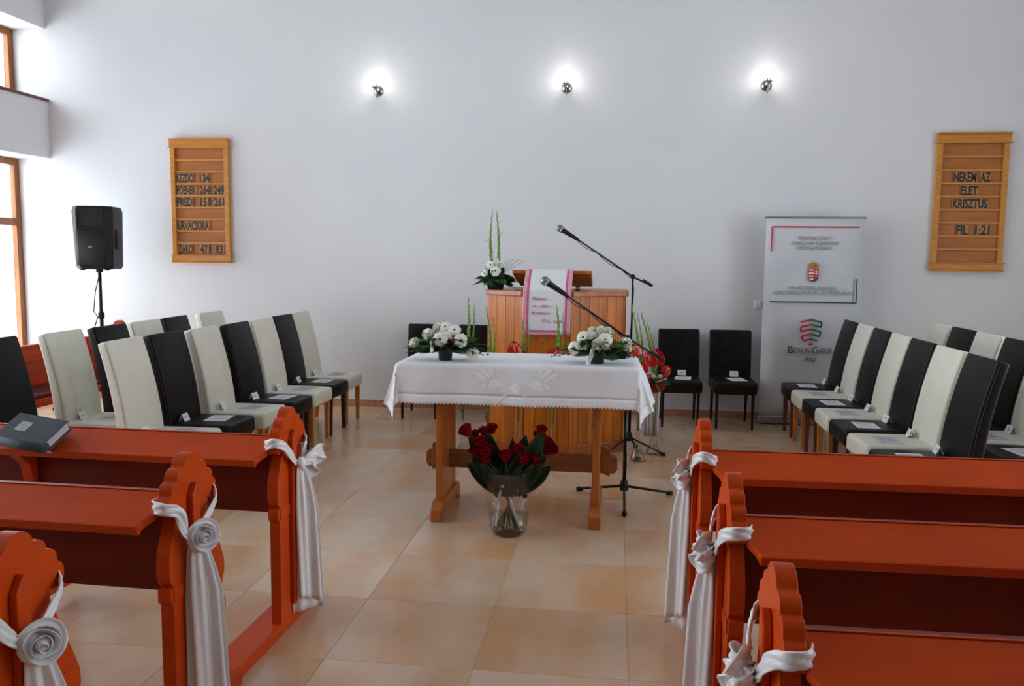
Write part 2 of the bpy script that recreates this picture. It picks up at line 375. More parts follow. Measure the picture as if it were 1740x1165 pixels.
# ------------------------------------------------------------------ wall sconces
def sconce(x, z, label):
    t = thing('wall_sconce', label, 'lamp', (x, YB, z+.028), 0, 'three chrome sconces on the back wall')
    R = Matrix.Rotation(pi/2, 4, 'X')
    MB().lathe([(.0, .034), (.022, .032), (.042, .022), (.052, .008), (.055, 0), (0, 0)], 28).xf(R).build('wall_plate', 'chrome', t)
    MB().tube([(0, -.03, 0), (0, -.06, -.005), (0, -.10, 0), (0, -.125, .018)], .007, 8).build('arm', 'chrome', t)
    MB().lathe([(.004, -.018), (.014, -.012), (.036, .004), (.038, .007), (.018, .010), (.016, .032), (.012, .034), (0, .034)], 20, (0, -.125, .012)).build('cup', 'chrome', t)
    MB().ball((0, -.125, .062), .016, 10, 8, (1, 1, 1.25)).build('bulb', 'bulb', t)
    MB().lathe([(.022, .036), (.046, .06), (.052, .085), (.048, .108)], 20, (0, -.125, .012)).build('glass_shade', 'pane', t)
    ring = [(0, -.09+.018*cos(q), -.05+.034*sin(q)) for q in [2*pi*k/20 for k in range(21)]]
    MB().tube(ring, .0035, 6, caps=False).build('pull_ring', 'chrome', t)
    d = bpy.data.lights.new('sconce_light', 'POINT'); d.energy = 1.05; d.shadow_soft_size = .03; d.color = (1, .97, .94)
    l = bpy.data.objects.new('sconce_light', d); COL.objects.link(l); l.location = (x, YB-.155, z+.075)
sconce(-2.448, 3.235, 'chrome wall sconce nearest the window side, above the rose bouquet side of the altar')
sconce(-.527, 3.24, 'middle chrome wall sconce, lit above the lectern')
sconce(1.40, 3.235, 'chrome wall sconce above the grey roll-up banner')

# ------------------------------------------------------------------ hymn boards
def hymn_board(cx, w, rows, label, leftpad):
    t = thing('hymn_board', label, 'board', (cx, YB, 1.5), 0)
    h = 1.30; hw = w/2
    MB().box(-hw+.03, hw-.03, -.018, -.001, .03, h-.03).build('back_panel', 'boardback', t)
    for s in (-1, 1): MB().box(*sorted((s*(hw-.055), s*(hw-.005))), -.045, -.001, .07, h-.08).build('side_rail', 'board', t, bev=.004)
    MB().prism([(-.001, h-.09), (-.05, h-.09), (-.05, h-.025), (-.072, h-.006), (-.072, h), (-.001, h)], 'x', -hw-.0, hw+.0).build('cornice', 'board', t, bev=.002)
    MB().box(-hw-.012, hw+.012, -.062, -.001, h-.1, h-.09).build('cornice_bead', 'board', t, bev=.002)
    MB().prism([(-.001, 0), (-.072, 0), (-.072, .006), (-.05, .02), (-.05, .075), (-.001, .075)], 'x', -hw-.0, hw+.0).build('base_moulding', 'board', t, bev=.002)
    MB().box(-hw-.012, hw+.012, -.062, -.001, .075, .085).build('base_bead', 'board', t, bev=.002)
    n = 9; z0, z1 = .085, h-.1; dz = (z1-z0)/n
    for k in range(1, n):
        z = z0+k*dz; MB().prism([(-.018, z-.008), (-.036, z-.008), (-.036, z+.010), (-.030, z+.010), (-.030, z), (-.018, z)], 'x', -hw+.055, hw-.055).build('letter_ledge', 'board', t)
    iw = w-.11
    for (r, items) in rows:
        zb = z1-(r+1)*dz+.012; hh = dz-.026
        for (x0, x1, s) in items:     # fractions of inner width
            a, b = -iw/2+x0*iw, -iw/2+x1*iw
            c = MB().box(a, b, -.0285, -.0225, zb, zb+hh).build('letter_card', 'letterwood', t)
            tx = text(s, hh*1.22, 'black', c, ((a+b)/2, -.0288, zb+hh*.06), ext=.0008, offset=.0042)
            bb = [v.co.x for v in tx.data.vertices]; tw = max(bb)-min(bb); tx.scale = ((b-a)*.96/tw, 1, 1)
            tx.location.x = (a+b)/2-(max(bb)+min(bb))/2*tx.scale[0]
    return t
hymn_board(-4.383, .655, [(2, [(.01, .37, 'KEZDO'), (.49, .70, '134')]), (3, [(.01, .42, 'FOENEK'), (.48, .70, '264'), (.77, .99, '249')]),
    (4, [(.01, .36, 'PREDI'), (.49, .69, '151'), (.77, .99, '261')]), (6, [(.01, .67, 'URVACSORA')]), (8, [(.01, .32, 'ZARO'), (.46, .67, '471'), (.78, .99, '831')])],
    'wooden hymn number board with hymn numbers, near the speaker and windows', 0)
hymn_board(3.315, .655, [(2, [(.2, .59, 'NEKEM'), (.64, .82, 'AZ')]), (3, [(.33, .62, 'ELET')]), (4, [(.21, .80, 'KRISZTUS')]), (6, [(.30, .50, 'FIL'), (.61, .86, '1:21')])],
    'wooden letter board with a bible verse, beyond the grey banner', 0)

# ------------------------------------------------------------------ banner
def banner():
    t = thing('roll_up_banner', 'tall grey roll-up banner standing against the back wall', 'banner', (1.868, 8.36, 0), radians(0))
    w = .455
    MB().sheet([[(-w+.0*k, .012*sin(z*2.1)-.0, .07+z) for k in (0,)]+[(-w+2*w*k/6, .012*sin(z*2.1), .07+z) for k in range(1, 7)] for z in [i*1.92/14 for i in range(15)]]).build('fabric', 'banner', t, solid=.002)
    MB().box(-w-.01, w+.01, -.012, .016, 1.985, 2.005).build('top_rail', 'greymetal', t, bev=.003)
    MB().box(-w-.015, w+.015, -.05, .06, .012, .085).build('cassette', 'greymetal', t, bev=.012, seg=3)
    for s in (-1, 1): MB().box(s*.3-.02, s*.3+.02, -.17, .12, 0, .012).build('foot', 'greymetal', t, bev=.003)
    MB().tube([(0, .05, .08), (0, .05, 1.99)], .009, 8).build('support_pole', 'greymetal', t)
    Y = -.016
    def bar(x0, z0, x1, z1, th, m, name='printed_line'):
        d = Vector((x1-x0, z1-z0)); n = Vector((-d.y, d.x)).normalized()*th/2
        MB().prism([(x0-n.x, z0-n.y), (x1-n.x, z1-n.y), (x1+n.x, z1+n.y), (x0+n.x, z0+n.y)], 'y', Y-.0015, Y+.0015).build(name, m, t)
    bar(-.40, 1.905, .40, 1.905, .013, 'redink'); bar(-.40, 1.905, -.40, 1.67, .011, 'redink')
    bar(.40, 1.42, .40, 1.185, .011, 'bannerdark'); bar(-.40, 1.19, .405, 1.19, .012, 'bannerdark')
    for s, sz, z, m, wd in [('MEGVALÓSULT', .05, 1.782, 'ink', .30), ('A MAGYAR KORMÁNY', .05, 1.735, 'ink', .44), ('TÁMOGATÁSÁVAL', .05, 1.690, 'ink', .33),
            ('MINISZTERELNÖKSÉG', .052, 1.308, 'ink', .44), ('NEMZETPOLITIKAI ÁLLAMTITKÁRSÁG', .052, 1.262, 'ink', .74)]:
        o = text(s, sz, m, t, (0, Y, z), ext=.0006, offset=0); xs = [v.co.x for v in o.data.vertices]; o.scale = (wd/(max(xs)-min(xs)), 1, 1)
    for s, sz, x, z, wd in [('B', .095, -.185, .700, .05), ('ETHLEN', .074, -.075, .700, .155), ('G', .095, .045, .700, .06), ('ÁBOR', .074, .142, .700, .125)]:
        o = text(s, sz, 'bannerdark', t, (x, Y, z)); xs = [v.co.x for v in o.data.vertices]; o.scale = (wd/(max(xs)-min(xs)), 1, 1)
    text('Alap', .065, 'bannerdark', t, (.0, Y, .625), shear=.3)
    bar(-.10, .682, -.02, .682, .003, 'ink'); bar(.02, .682, .10, .682, .003, 'ink'); bar(-.006, .682, .006, .682, .008, 'ink')
    # crest: shield with bars, double cross and crown
    cz = 1.452
    def poly(pts, m, dy, name): MB().prism(pts, 'y', Y-.001-dy, Y+.001-dy).build(name, m, t)
    sh = [(-.045, .062), (.045, .062), (.047, -.01)]+[(.047*cos(q), -.01-.058*sin(q)) for q in [pi*k/10 for k in range(1, 10)]]+[(-.047, -.01)]
    poly([(x, cz+z) for x, z in sh], 'redink', 0, 'crest_shield')
    for k in range(4): zz = cz+.045-k*.028; poly([(-.044 if k < 3 else -.03, zz-.006), (-.001, zz-.006), (-.001, zz+.006), (-.044 if k < 3 else -.038, zz+.006)], 'paper', .002, 'crest_bar')
    poly([(.0, cz-.068), (.012, cz-.066), (.03, cz-.055), (.045, cz-.03), (.035, cz-.022), (.024, cz-.017), (.012, cz-.022), (0, cz-.03)], 'bannergreen', .002, 'crest_hill')
    for (x0, x1, z0, z1) in ((.019, .026, -.02, .05), (.008, .037, .026, .034), (.004, .041, .008, .016)): poly([(x0, cz+z0), (x1, cz+z0), (x1, cz+z1), (x0, cz+z1)], 'paper', .003, 'crest_cross')
    poly([(-.04, cz+.066), (.04, cz+.066), (.043, cz+.085), (.034, cz+.105), (.015, cz+.118), (-.015, cz+.118), (-.034, cz+.105), (-.043, cz+.085)], 'gold', .002, 'crest_crown')
    poly([(-.003, cz+.118), (.003, cz+.118), (.003, cz+.135), (-.003, cz+.135)], 'gold', .002, 'crest_crown')
    # zigzag shield emblem, red half and green half
    S = .103
    def band(pts, m):
        for (p, q) in zip(pts[:-1], pts[1:]): bar(p[0], p[1], q[0], q[1], .016, m, 'emblem_band')
    zc = 1.025
    band([(-.095, zc-.024), (.0, zc)], 'bannerred'); band([(.0, zc), (.095, zc-.024), (.092, zc-.072), (.0, zc-.046)], 'bannergreen')
    band([(.0, zc-.046), (-.095, zc-.072), (-.095, zc-.116), (.0, zc-.092)], 'bannerred'); band([(0, zc-.092), (.09, zc-.116), (.08, zc-.162), (0, zc-.138)], 'bannergreen')
    band([(0, zc-.138), (-.088, zc-.162), (-.062, zc-.206), (0, zc-.184)], 'bannerred'); band([(0, zc-.184), (.06, zc-.204)], 'bannergreen')
    poly([(-.03, zc-.236), (0, zc-.224), (.03, zc-.236), (0, zc-.25)], 'bannerred', 0, 'emblem_band')
banner()

# ------------------------------------------------------------------ speaker
def speaker():
    t = thing('tripod_speaker_stand', 'black tripod speaker stand by the window-side corner', 'stand', (-5.2, 8.0, 0))
    MB().tube([(0, 0, .25), (0, 0, 1.02)], .019, 12).build('lower_tube', 'blackmetal', t)
    MB().tube([(0, 0, .95), (0, 0, 1.47)], .0165, 12).build('upper_tube', 'blackmetal', t)
    MB().lathe([(.019, 0), (.03, .0), (.03, .06), (.019, .06)], 14, (0, 0, .93)).build('collar', 'blackplastic', t)
    MB().lathe([(.019, 0), (.034, .0), (.034, .07), (.019, .07)], 14, (0, 0, .62)).build('leg_hub', 'blackplastic', t)
    for k in range(3):
        q = radians(90+120*k); MB().tube([(cos(q)*.03, sin(q)*.03, .64), (cos(q)*.46, sin(q)*.46, .03)], .013, 8).build('leg', 'blackmetal', t)
        MB().tube([(cos(q)*.02, sin(q)*.02, .30), (cos(q)*.25, sin(q)*.25, .33)], .008, 8).build('brace', 'blackmetal', t)
        MB().ball((cos(q)*.46, sin(q)*.46, .02), .02, 8, 6).build('rubber_foot', 'blackplastic', t)
    pts = [(.02, -.02, 1.42), (-.03, -.04, 1.2), (-.055, -.04, 1.0), (-.02, -.03, .95), (-.06, -.05, .8), (-.03, -.03, .68), (-.05, -.1, .3), (-.1, -.2, .012), (-.5, -.1, .012)]
    c = MB().tube(pts, .005, 6).build('cable', 'blackplastic', t)
    s = thing('loudspeaker', 'black loudspeaker box mounted on a tripod stand', 'speaker', (-5.2, 8.0, 1.43), radians(12))
    # cabinet: tapered, chamfered front
    def sec(w, y0, y1, ch):
        w *= .80; return [(-w, y1), (w, y1), (w+.01, y0+ch), (w-ch, y0), (-w+ch, y0), (-w-.01, y0+ch)]
    a = sec(.215, -.17, .18, .05); b = sec(.235, -.19, .17, .055)
    lv = [(0.0, .92, a), (.03, 1, a), (.58, 1, b), (.625, .93, b)]
    vs = [(x*k, y*k, z) for z, k, p in lv for x, y in p]; n = 6
    fs = [(i*n+j, i*n+(j+1) % n, (i+1)*n+(j+1) % n, (i+1)*n+j) for i in range(3) for j in range(n)]+[tuple(range(n))[::-1], tuple(3*n+j for j in range(n))]
    MB().add(vs, fs).build('cabinet', 'blackplastic', s, bev=.01, seg=3)
    # horn, grille, badge, feet, side handle
    horn = MB(); o4 = [(-.12, .41), (.12, .41), (.12, .58), (-.12, .58)]; i4 = [(-.05, .44), (.05, .44), (.05, .55), (-.05, .55)]
    horn.add([(x, -.192, z) for x, z in o4]+[(x, -.12, z) for x, z in i4], [(0, 1, 5, 4), (1, 2, 6, 5), (2, 3, 7, 6), (3, 0, 4, 7), (4, 5, 6, 7)])
    fr = [(-.132, .395), (.132, .395), (.132, .595), (-.132, .595)]
    horn.add([(x, -.196, z) for x, z in fr]+[(x, -.196, z) for x, z in o4]+[(x, -.19, z) for x, z in fr], [(0, 1, 5, 4), (1, 2, 6, 5), (2, 3, 7, 6), (3, 0, 4, 7), (0, 1, 9, 8), (1, 2, 10, 9), (2, 3, 11, 10), (3, 0, 8, 11)])
    horn.build('horn', 'blackplastic', s)
    g = [[(x, -.186-.022*cos(x/.155*1.3), z) for x in [-.14+.28*i/10 for i in range(11)]] for z in (.04, .39)]
    MB().sheet(g).build('grille', 'grille', s, solid=.004)
    MB().box(-.022, .022, -.214, -.209, .215, .230).build('badge', 'silver', s, bev=.003)
    MB().box(.170, .200, -.05, .08, .2, .4).build('side_grip', 'blackplastic', s, bev=.012)
    for sx in (-1, 1): MB().box(sx*.12-.02, sx*.12+.02, -.13, -.09, -.012, .004).build('foot', 'blackplastic', s, bev=.003)
    MB().lathe([(.02, -.03), (.034, -.03), (.034, 0.01), (.02, .01)], 14).build('pole_socket', 'blackplastic', s)
speaker()

# ------------------------------------------------------------------ chairs
def back_curve(z): return .175+.03*max(0, (z-.42)/.6)+.085*max(0, (z-.42)/.6)**1.8
def make_chair(name, leather, leg, label, seamm, H=1.028, w=.412, lean=1.0, legw=.021, thin=False, cat='chair'):
    t = thing(name, label, cat)
    hw = w/2; X = Vector((1, 0, 0)); Y = Vector((0, 1, 0)); Z = Vector((0, 0, 1))
    # seat: puffy block with rounded front
    secs = []
    st, sb = (.455, .335)
    for (dz, k, r) in [(0, .93, .02), (.012, .985, .03), (.03, 1, .03), (.085, 1, .03), (.105, .985, .03), (.116, .95, .03), (.12, .86, .03)]:
        secs.append((Vector((0, -.045, sb+dz)), X, hw*k, Y, .215*k+(.0), r))
    rbox_loft(secs).build('seat', leather, t)
    th = .047 if not thin else .026
    secs = []; zs = [.335+(H-.335)*i/14 for i in range(15)]
    for i, z in enumerate(zs):
        y = .175+lean*(back_curve(z)-.175)+.02; y2 = .175+lean*(back_curve(z+.01)-.175)+.02
        tdir = Vector((0, y2-y, .01)).normalized(); nrm = Vector((0, tdir.z, -tdir.y))
        thh = th*(1-.25*i/14); k = 1.0
        if i == 0: k = .97
        secs.append((Vector((0, y, z)), X, hw*k, nrm, thh, min(.018, thh*.7)))
    c, a, ha, b, hb, r = secs[-1]
    for (d, k) in ((.008, .985), (.015, .95), (.018, .8)): secs.append((c+Vector((0, .3*d, d)), a, ha*(1-(1-k)*.4), b, hb*k*(1 if k > .9 else .8), r*k))
    bk = rbox_loft(secs).build('backrest', leather, t)
    # side seams of the backrest
    for s in (-1, 1):
        pts = [c+X*s*(ha+.0005)+b*(-hb*.55) for (c, a, ha, b, hb, r) in secs[1:15]]
        MB().tube(pts, .0022, 5).build('seam', seamm, bk)
    for s in (-1, 1):
        for (y, dy, top, sh) in ((-.215, 0, .35, 0), (.165, .05, .35, .04)):
            x = s*(hw-.035); a = legw; b = legw*.72
            vs = []
            for (z, k, oy) in ((top, a, 0), (.0, b, sh)): vs += [(x-k, y-k+oy, z), (x+k, y-k+oy, z), (x+k, y+k+oy, z), (x-k, y+k+oy, z)]
            MB().add(vs, [(0, 1, 5, 4), (1, 2, 6, 5), (2, 3, 7, 6), (3, 0, 4, 7), (0, 3, 2, 1), (4, 5, 6, 7)]).build('leg', leg, t, bev=.004)
    return t
dark0 = make_chair('dining_chair', 'darkleather', 'walnut', '', 'seam')
cream0 = make_chair('dining_chair', 'creamleather', 'oak', '', 'seamcream')
dark1 = make_chair('dining_chair', 'darkleather', 'cherry', '', 'seam')
wall0 = make_chair('side_chair', 'blackleather', 'blackmetal', '', 'seam', H=.885, w=.40, lean=.45, legw=.015, thin=True)
used = set()
ORD = ['wall-end']+[q+' from wall' for q in ('second', 'third', 'fourth', 'fifth', 'sixth', 'seventh')]
card0 = None; sheet0 = None
def name_card(loc, rz, label):
    global card0
    if card0 is None:
        card0 = MB().add([(-.04, -.022, 0), (.04, -.022, 0), (.04, 0, .05), (-.04, 0, .05), (-.04, .022, 0), (.04, .022, 0)], [(0, 1, 2, 3), (3, 2, 5, 4)]).build('name_card', 'paper', solid=.0012)
        n = MB()
        for k, (a, b) in enumerate(((-.024, .022), (-.018, .016))):
            z0 = .02+k*.009
            n.add([(a, -.022+z0*.44-.0012, z0), (b, -.022+z0*.44-.0012, z0), (b, -.022+(z0+.004)*.44-.0012, z0+.004), (a, -.022+(z0+.004)*.44-.0012, z0+.004)], [(0, 1, 2, 3)])
        n.build('handwriting', 'ink', card0); c = card0
    else: c = dup(card0)
    return tag(c, label, 'card', 'folded name cards on the chairs', loc, rz)
def leaflet(loc, rz, label, m='paper'):
    o = MB().box(-.075, .075, -.105, .105, 0, .002).build('order_of_service', m)
    pr = MB()
    for k in range(5): pr.box(-.055, .055-.02*(k % 2), .07-k*.03, .076-k*.03, .002, .0024)
    pr.build('printed_text', 'ink' if m == 'paper' else 'seam', o)
    return tag(o, label, 'leaflet', 'printed leaflets on the chair seats', loc, rz)
def place(kind, x, y, rz, label, group, where, card=True):
    src = {'d': dark0, 'c': cream0, 'r': dark1, 'w': wall0}[kind]
    if kind in used: o = dup(src)
    else: o = src; used.add(kind)
    o.location = (x, y, 0); o.rotation_euler = (0, 0, rz); o['label'] = label; o['group'] = group
    if card:
        c, s = cos(rz), sin(rz); f = lambda a, b: (x+c*a-s*b, y+s*a+c*b)
        rr = random.uniform(-.2, .2); px, py = f(-.10 if kind != 'w' else .03, .115); name_card((px, py, .4575 if kind != 'w' else .4595), rz+rr, 'folded white name card on '+where)
        px, py = f(.03, -.07); leaflet((px, py, .4555), rz+random.uniform(-.15, .15)+pi/2*(kind != 'w'), ('pale grey leaflet on ' if kind == 'c' else 'white leaflet on ')+where, 'greypaper' if kind == 'c' else 'paper')
RW = pi/2      # faces +x ; local front is -y -> +x
nm = {'d': 'dark brown leather', 'c': 'cream leather', 'r': 'dark brown leather'}
ys = [7.76, 7.30, 6.85, 6.40, 5.94, 5.48, 5.02]
for k, (y, kd) in enumerate(zip(ys, 'cdcdcdc')):
    w = f'{ORD[k]} chair, window-side front row'
    place(kd, [-2.71, -2.70, -2.70, -2.71, -2.75, -2.80, -2.82][k], y, RW+random.uniform(-.03, .03), f'{nm[kd]} high-back chair, {w}', 'front row of chairs on the window side', w)
ys = [7.54, 6.90, 6.42, 5.93, 5.42, 4.86]
for k, (y, kd) in enumerate(zip(ys, 'cdcdcd')):
    w = f'{ORD[k]} chair, window-side rear row'
    place(kd, [-3.5, -3.5, -3.5, -3.5, -3.52, -3.60][k], y, RW+random.uniform(-.04, .04), f'{nm[kd]} high-back chair, {w}', 'rear row of chairs on the window side', w, card=k >= 2)
ys = [7.88, 7.42, 6.97, 6.52, 6.06, 5.58, 5.10]
for k, (y, kd) in enumerate(zip(ys, 'rcrcdcd')):
    w = f'{ORD[k]} chair, banner-side front row'
    place(kd, 1.815, y, -RW+random.uniform(-.03, .03), f'{nm[kd]} high-back chair, {w}', 'front row of chairs on the banner side', w)
ys = [7.72, 7.25, 6.76, 6.28, 5.82, 5.36]
for k, (y, kd) in enumerate(zip(ys, 'cdcdcd')):
    w = f'{ORD[k]} chair, banner-side rear row'
    place(kd, 2.53, y, -RW+random.uniform(-.03, .03), f'{nm[kd]} high-back chair, {w}', 'rear row of chairs on the banner side', w, card=k >= 3)
for k, (x, w) in enumerate([(.63, 'low black chair between altar and banner'), (1.13, 'low black chair right beside the banner'),
                            (-1.90, 'wall chair beyond the window end of the altar table'), (-1.38, 'wall chair half hidden behind flowers by the podium')]):
    place('w', x, 8.22, random.uniform(-.03, .03), 'black leather side chair, '+w, 'low black chairs along the back wall', w, card=k < 2)

# ------------------------------------------------------------------ pews
def head_outline():
    circ = [(0, .902, .052)]+[(s*x, z, r) for s in (-1, 1) for (x, z, r) in ((.061, .884, .031), (.098, .850, .030), (.116, .808, .036))]+[(0, .82, .088)]
    c0 = (0, .82); pts = []
    for k in range(61):
        q = radians(-25)+radians(230)*k/60; d = Vector((cos(q), sin(q))); best = 0
        for (x, z, r) in circ:
            o = Vector((c0[0]-x, c0[1]-z)); b = o.dot(d); cc = o.dot(o)-r*r; disc = b*b-cc
            if disc > 0: best = max(best, -b+sqrt(disc))
        pts.append((c0[0]+d.x*best, c0[1]+d.y*best))
    return pts
REAR = [(-.105, .765), (-.125, .72), (-.15, .66), (-.155, .60), (-.15, .57), (-.128, .55), (-.15, .545), (-.15, .505), (-.135, .49), (-.135, .05)]
FRONT = [(.30, .05), (.26, .085), (.215, .10), (.195, .15), (.20, .20), (.19, .24), (.168, .275), (.175, .30), (.20, .35), (.198, .385), (.172, .42), (.178, .45), (.197, .49), (.195, .53), (.165, .60), (.13, .68), (.10, .745), (.095, .775)]
PROFILE = head_outline()+REAR+FRONT
def pew(name, xa, yc, side, length, label, rz=0, mids=(), group=None, sp=.85):
    """xa: aisle face; side -1: pew runs to -x"""
    t = thing(name, label, 'pew', (xa, yc, 0), rz, group)
    s = side; th = .045
    def bx(mb, x0, x1, *r): return mb.box(*sorted((s*x0, s*x1)), *r)
    MB().prism(PROFILE, 'x', *sorted((0, s*th))).build('end_panel', 'orange', t, bev=.007, seg=3)
    MB().prism([(-.012, .862), (-.04, .82), (-.04, .10), (.006, .10), (.006, .84)], 'x', *sorted((0, -s*.022))).build('pilaster_strip', 'orange', t, bev=.005)
    MB().prism([(-.135, .545), (.16, .545), (.18, .50), (-.135, .50)], 'x', *sorted((0, -s*.004))).build('waist_strip', 'orange', t, bev=.002)
    # sloping book shelf with a clipped corner
    L = length; a = math.atan2(.078, .13); c, sn = cos(a), sin(a); D = .152
    def S(x, d, h): return (s*x, -.075-d*c+h*sn*(-1)*0-h*sn, .843-d*sn+h*c)
    poly = [(th, 0), (L, 0), (L, D), (th+.028, D), (th+.02, D*.85), (th, D*.65)]
    n = len(poly); vs = [S(x, d, -.028) for x, d in poly]+[S(x, d, 0) for x, d in poly]
    MB().add(vs, [tuple(range(n)), tuple(range(2*n-1, n-1, -1))]+[(i, n+i, n+(i+1) % n, (i+1) % n) for i in range(n)]).build('book_shelf', 'orange', t, bev=.006, seg=3)
    lp = [(D-.014, .004), (D+.004, .004), (D+.004, -.034), (D-.006, -.038), (D-.014, -.028)]
    vs = [S(x, d, h) for x in (th+.03, L) for d, h in lp]; n = len(lp)
    MB().add(vs, [tuple(range(n)), tuple(range(2*n-1, n-1, -1))]+[(i, n+i, n+(i+1) % n, (i+1) % n) for i in range(n)]).build('shelf_lip', 'orange', t, bev=.003)
    bx(MB(), th, L, -.078, -.07, .842, .8455).build('top_bead', 'orange', t, bev=.003)
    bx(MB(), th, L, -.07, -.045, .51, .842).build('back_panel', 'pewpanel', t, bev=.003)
    bx(MB(), th, L, -.045, .165, .512, .538).build('seat', 'orange', t, bev=.008)
    for m in mids:
        MB().prism([(-.07, .78), (-.20, .755), (-.17, .72), (-.12, .68), (-.10, .60), (-.10, .51), (-.07, .51)], 'x', *sorted((s*m, s*(m+.05)))).build('bracket', 'orange', t, bev=.004)
        MB().prism([(-.10, .05), (.16, .05), (.16, .51), (-.10, .51)], 'x', *sorted((s*m, s*(m+.04)))).build('support', 'orange', t, bev=.004)
    bx(MB(), -.0, .13, .312-sp, .31, 0, .05).build('sole_plate', 'orange', t, bev=.004)
    return t
LA, RA = -1.36, .345
YL = [3.40, 2.55, 1.74]; YR = [3.43, 2.57, 1.80]
plab = ['front pew', 'second pew', 'nearest pew']
RZL, RZR = radians(-1.5), radians(.8)
for k in range(3):
    pew('church_pew', LA, YL[k], -1, 3.4, f'orange window-side pew, {["frontmost, grey book on its shelf", "middle one, satin rose on its end", "nearest, only its scalloped end in view"][k]}', RZL, mids=(1.15, 2.6, 3.36), sp=(.85, .81, .81)[k])
    pew('church_pew', RA, YR[k], 1, 3.4, f'orange banner-side pew, {["frontmost, just behind the chairs", "middle one, between two others", "nearest, at the bottom of the photo"][k]}', RZR, mids=(1.32, 2.6, 3.36), sp=(.86, .77, .77)[k])

# choir pew along the window wall, behind the chairs
def choir_pew(x, y0, y1, label):
    t = thing('choir_pew', label, 'pew', (x, y1, 0), 0)
    L = y1-y0
    for k, yy in enumerate((0, -L)):
        m = MB().prism([(u*1.0+.02, z) for u, z in PROFILE], 'y', yy-.045, yy); m.build('end_panel', 'orange', t, bev=.006)
    MB().box(-.05, -.025, -L, -.045, .30, .81).build('back_panel', 'orange', t, bev=.003)
    MB().box(-.06, -.01, -L, -.045, .81, .835).build('top_rail', 'orange', t, bev=.004)
    MB().box(-.025, .0, -L, -.045, .70, .73).build('back_rail', 'orange', t, bev=.006)
    MB().box(-.025, .33, -L, -.045, .43, .46).build('seat', 'orange', t, bev=.006)
    MB().box(-.02, .31, -L+.03, -.08, .46, .50).build('seat_cushion', 'ribbonred', t, bev=.015, seg=3)
choir_pew(-4.75, 4.2, 7.58, 'orange choir pew behind the rear row of window-side chairs')

# ------------------------------------------------------------------ satin sashes on the pew ends
def tail(x, y, z0, z1, w0, w1, out, ph=0, lean=.0):
    """hanging satin tail that spreads slantwise into the aisle"""
    rows = []; n = 22; m = 18; dx, dy = out*.72, .69
    for i in range(n+1):
        t = i/n; z = z0+(z1-z0)*t; w = w0+(w1-w0)*(min(1, t*3.2)**.6*.75+.25*t)
        row = []
        for j in range(m+1):
            u = j/m; fd = (.009*sin(u*8+ph+t*1.2)+.005*sin(u*15+ph*2))*min(1, t*4)
            k = (u-.28)*w+lean*t
            row.append((x+out*max(-.012, 0)+dx*max(k, -.02)+(-dy)*fd*out, y+dy*k+dx*fd*out, z+(.018*sin(u*2.4+ph)*t*t)))
        rows.append(row)
    return MB().sheet(rows)
def ribbon(pts, w, tw=None):
    """flat band through pts; w width list; band stands on edge (vertical width)"""
    rows = []
    for i, p in enumerate(pts):
        ww = w[i] if isinstance(w, (list, tuple)) else w; p = Vector(p)
        tdir = (Vector(pts[min(i+1, len(pts)-1)])-Vector(pts[max(i-1, 0)])).normalized()
        up = Vector((0, 0, 1)); up = (up-tdir*up.dot(tdir)).normalized(); side = tdir.cross(up)
        rows.append([p+up*(ww*(j/6-.5))+side*(.004*sin(j*1.9+i*.8)) for j in range(7)])
    return MB().sheet(rows)
def smooth_path(pts, n=6):
    out = []; P = [Vector(p) for p in pts]
    for i in range(len(P)-1):
        p0, p1, p2, p3 = P[max(i-1, 0)], P[i], P[i+1], P[min(i+2, len(P)-1)]
        for k in range(n):
            t = k/n; out.append(.5*((2*p1)+(-p0+p2)*t+(2*p0-5*p1+4*p2-p3)*t*t+(-p0+3*p1-3*p2+p3)*t**3))
    out.append(P[-1]); return out
def satin_rose(c, r, nrm):
    mb = MB(); rows = []; turns = 3.6; N = 90
    for i in range(N+1):
        t = i/N; q = t*turns*2*pi; rr = r*(.12+.88*t); lean = .25+1.0*t
        row = []
        for j in range(5):
            u = j/4; rad = rr*(.62+.38*u*lean)*(1+.07*sin(q*2.5)); h = r*(.75*(1-t*.55)*u-.35*t)
            row.append((rad*cos(q), rad*sin(q), h))
        rows.append(row)
    mb.sheet(rows); mb.ball((0, 0, r*.1), r*.32, 8, 6)
    mb.lathe([(.02*r, -.4*r), (.8*r, -.35*r), (.95*r, -.1*r), (.7*r, 0)], 18)
    R = Vector((0, 0, 1)).rotation_difference(Vector(nrm)).to_matrix().to_4x4()
    return mb.xf(Matrix.Translation(c) @ R)
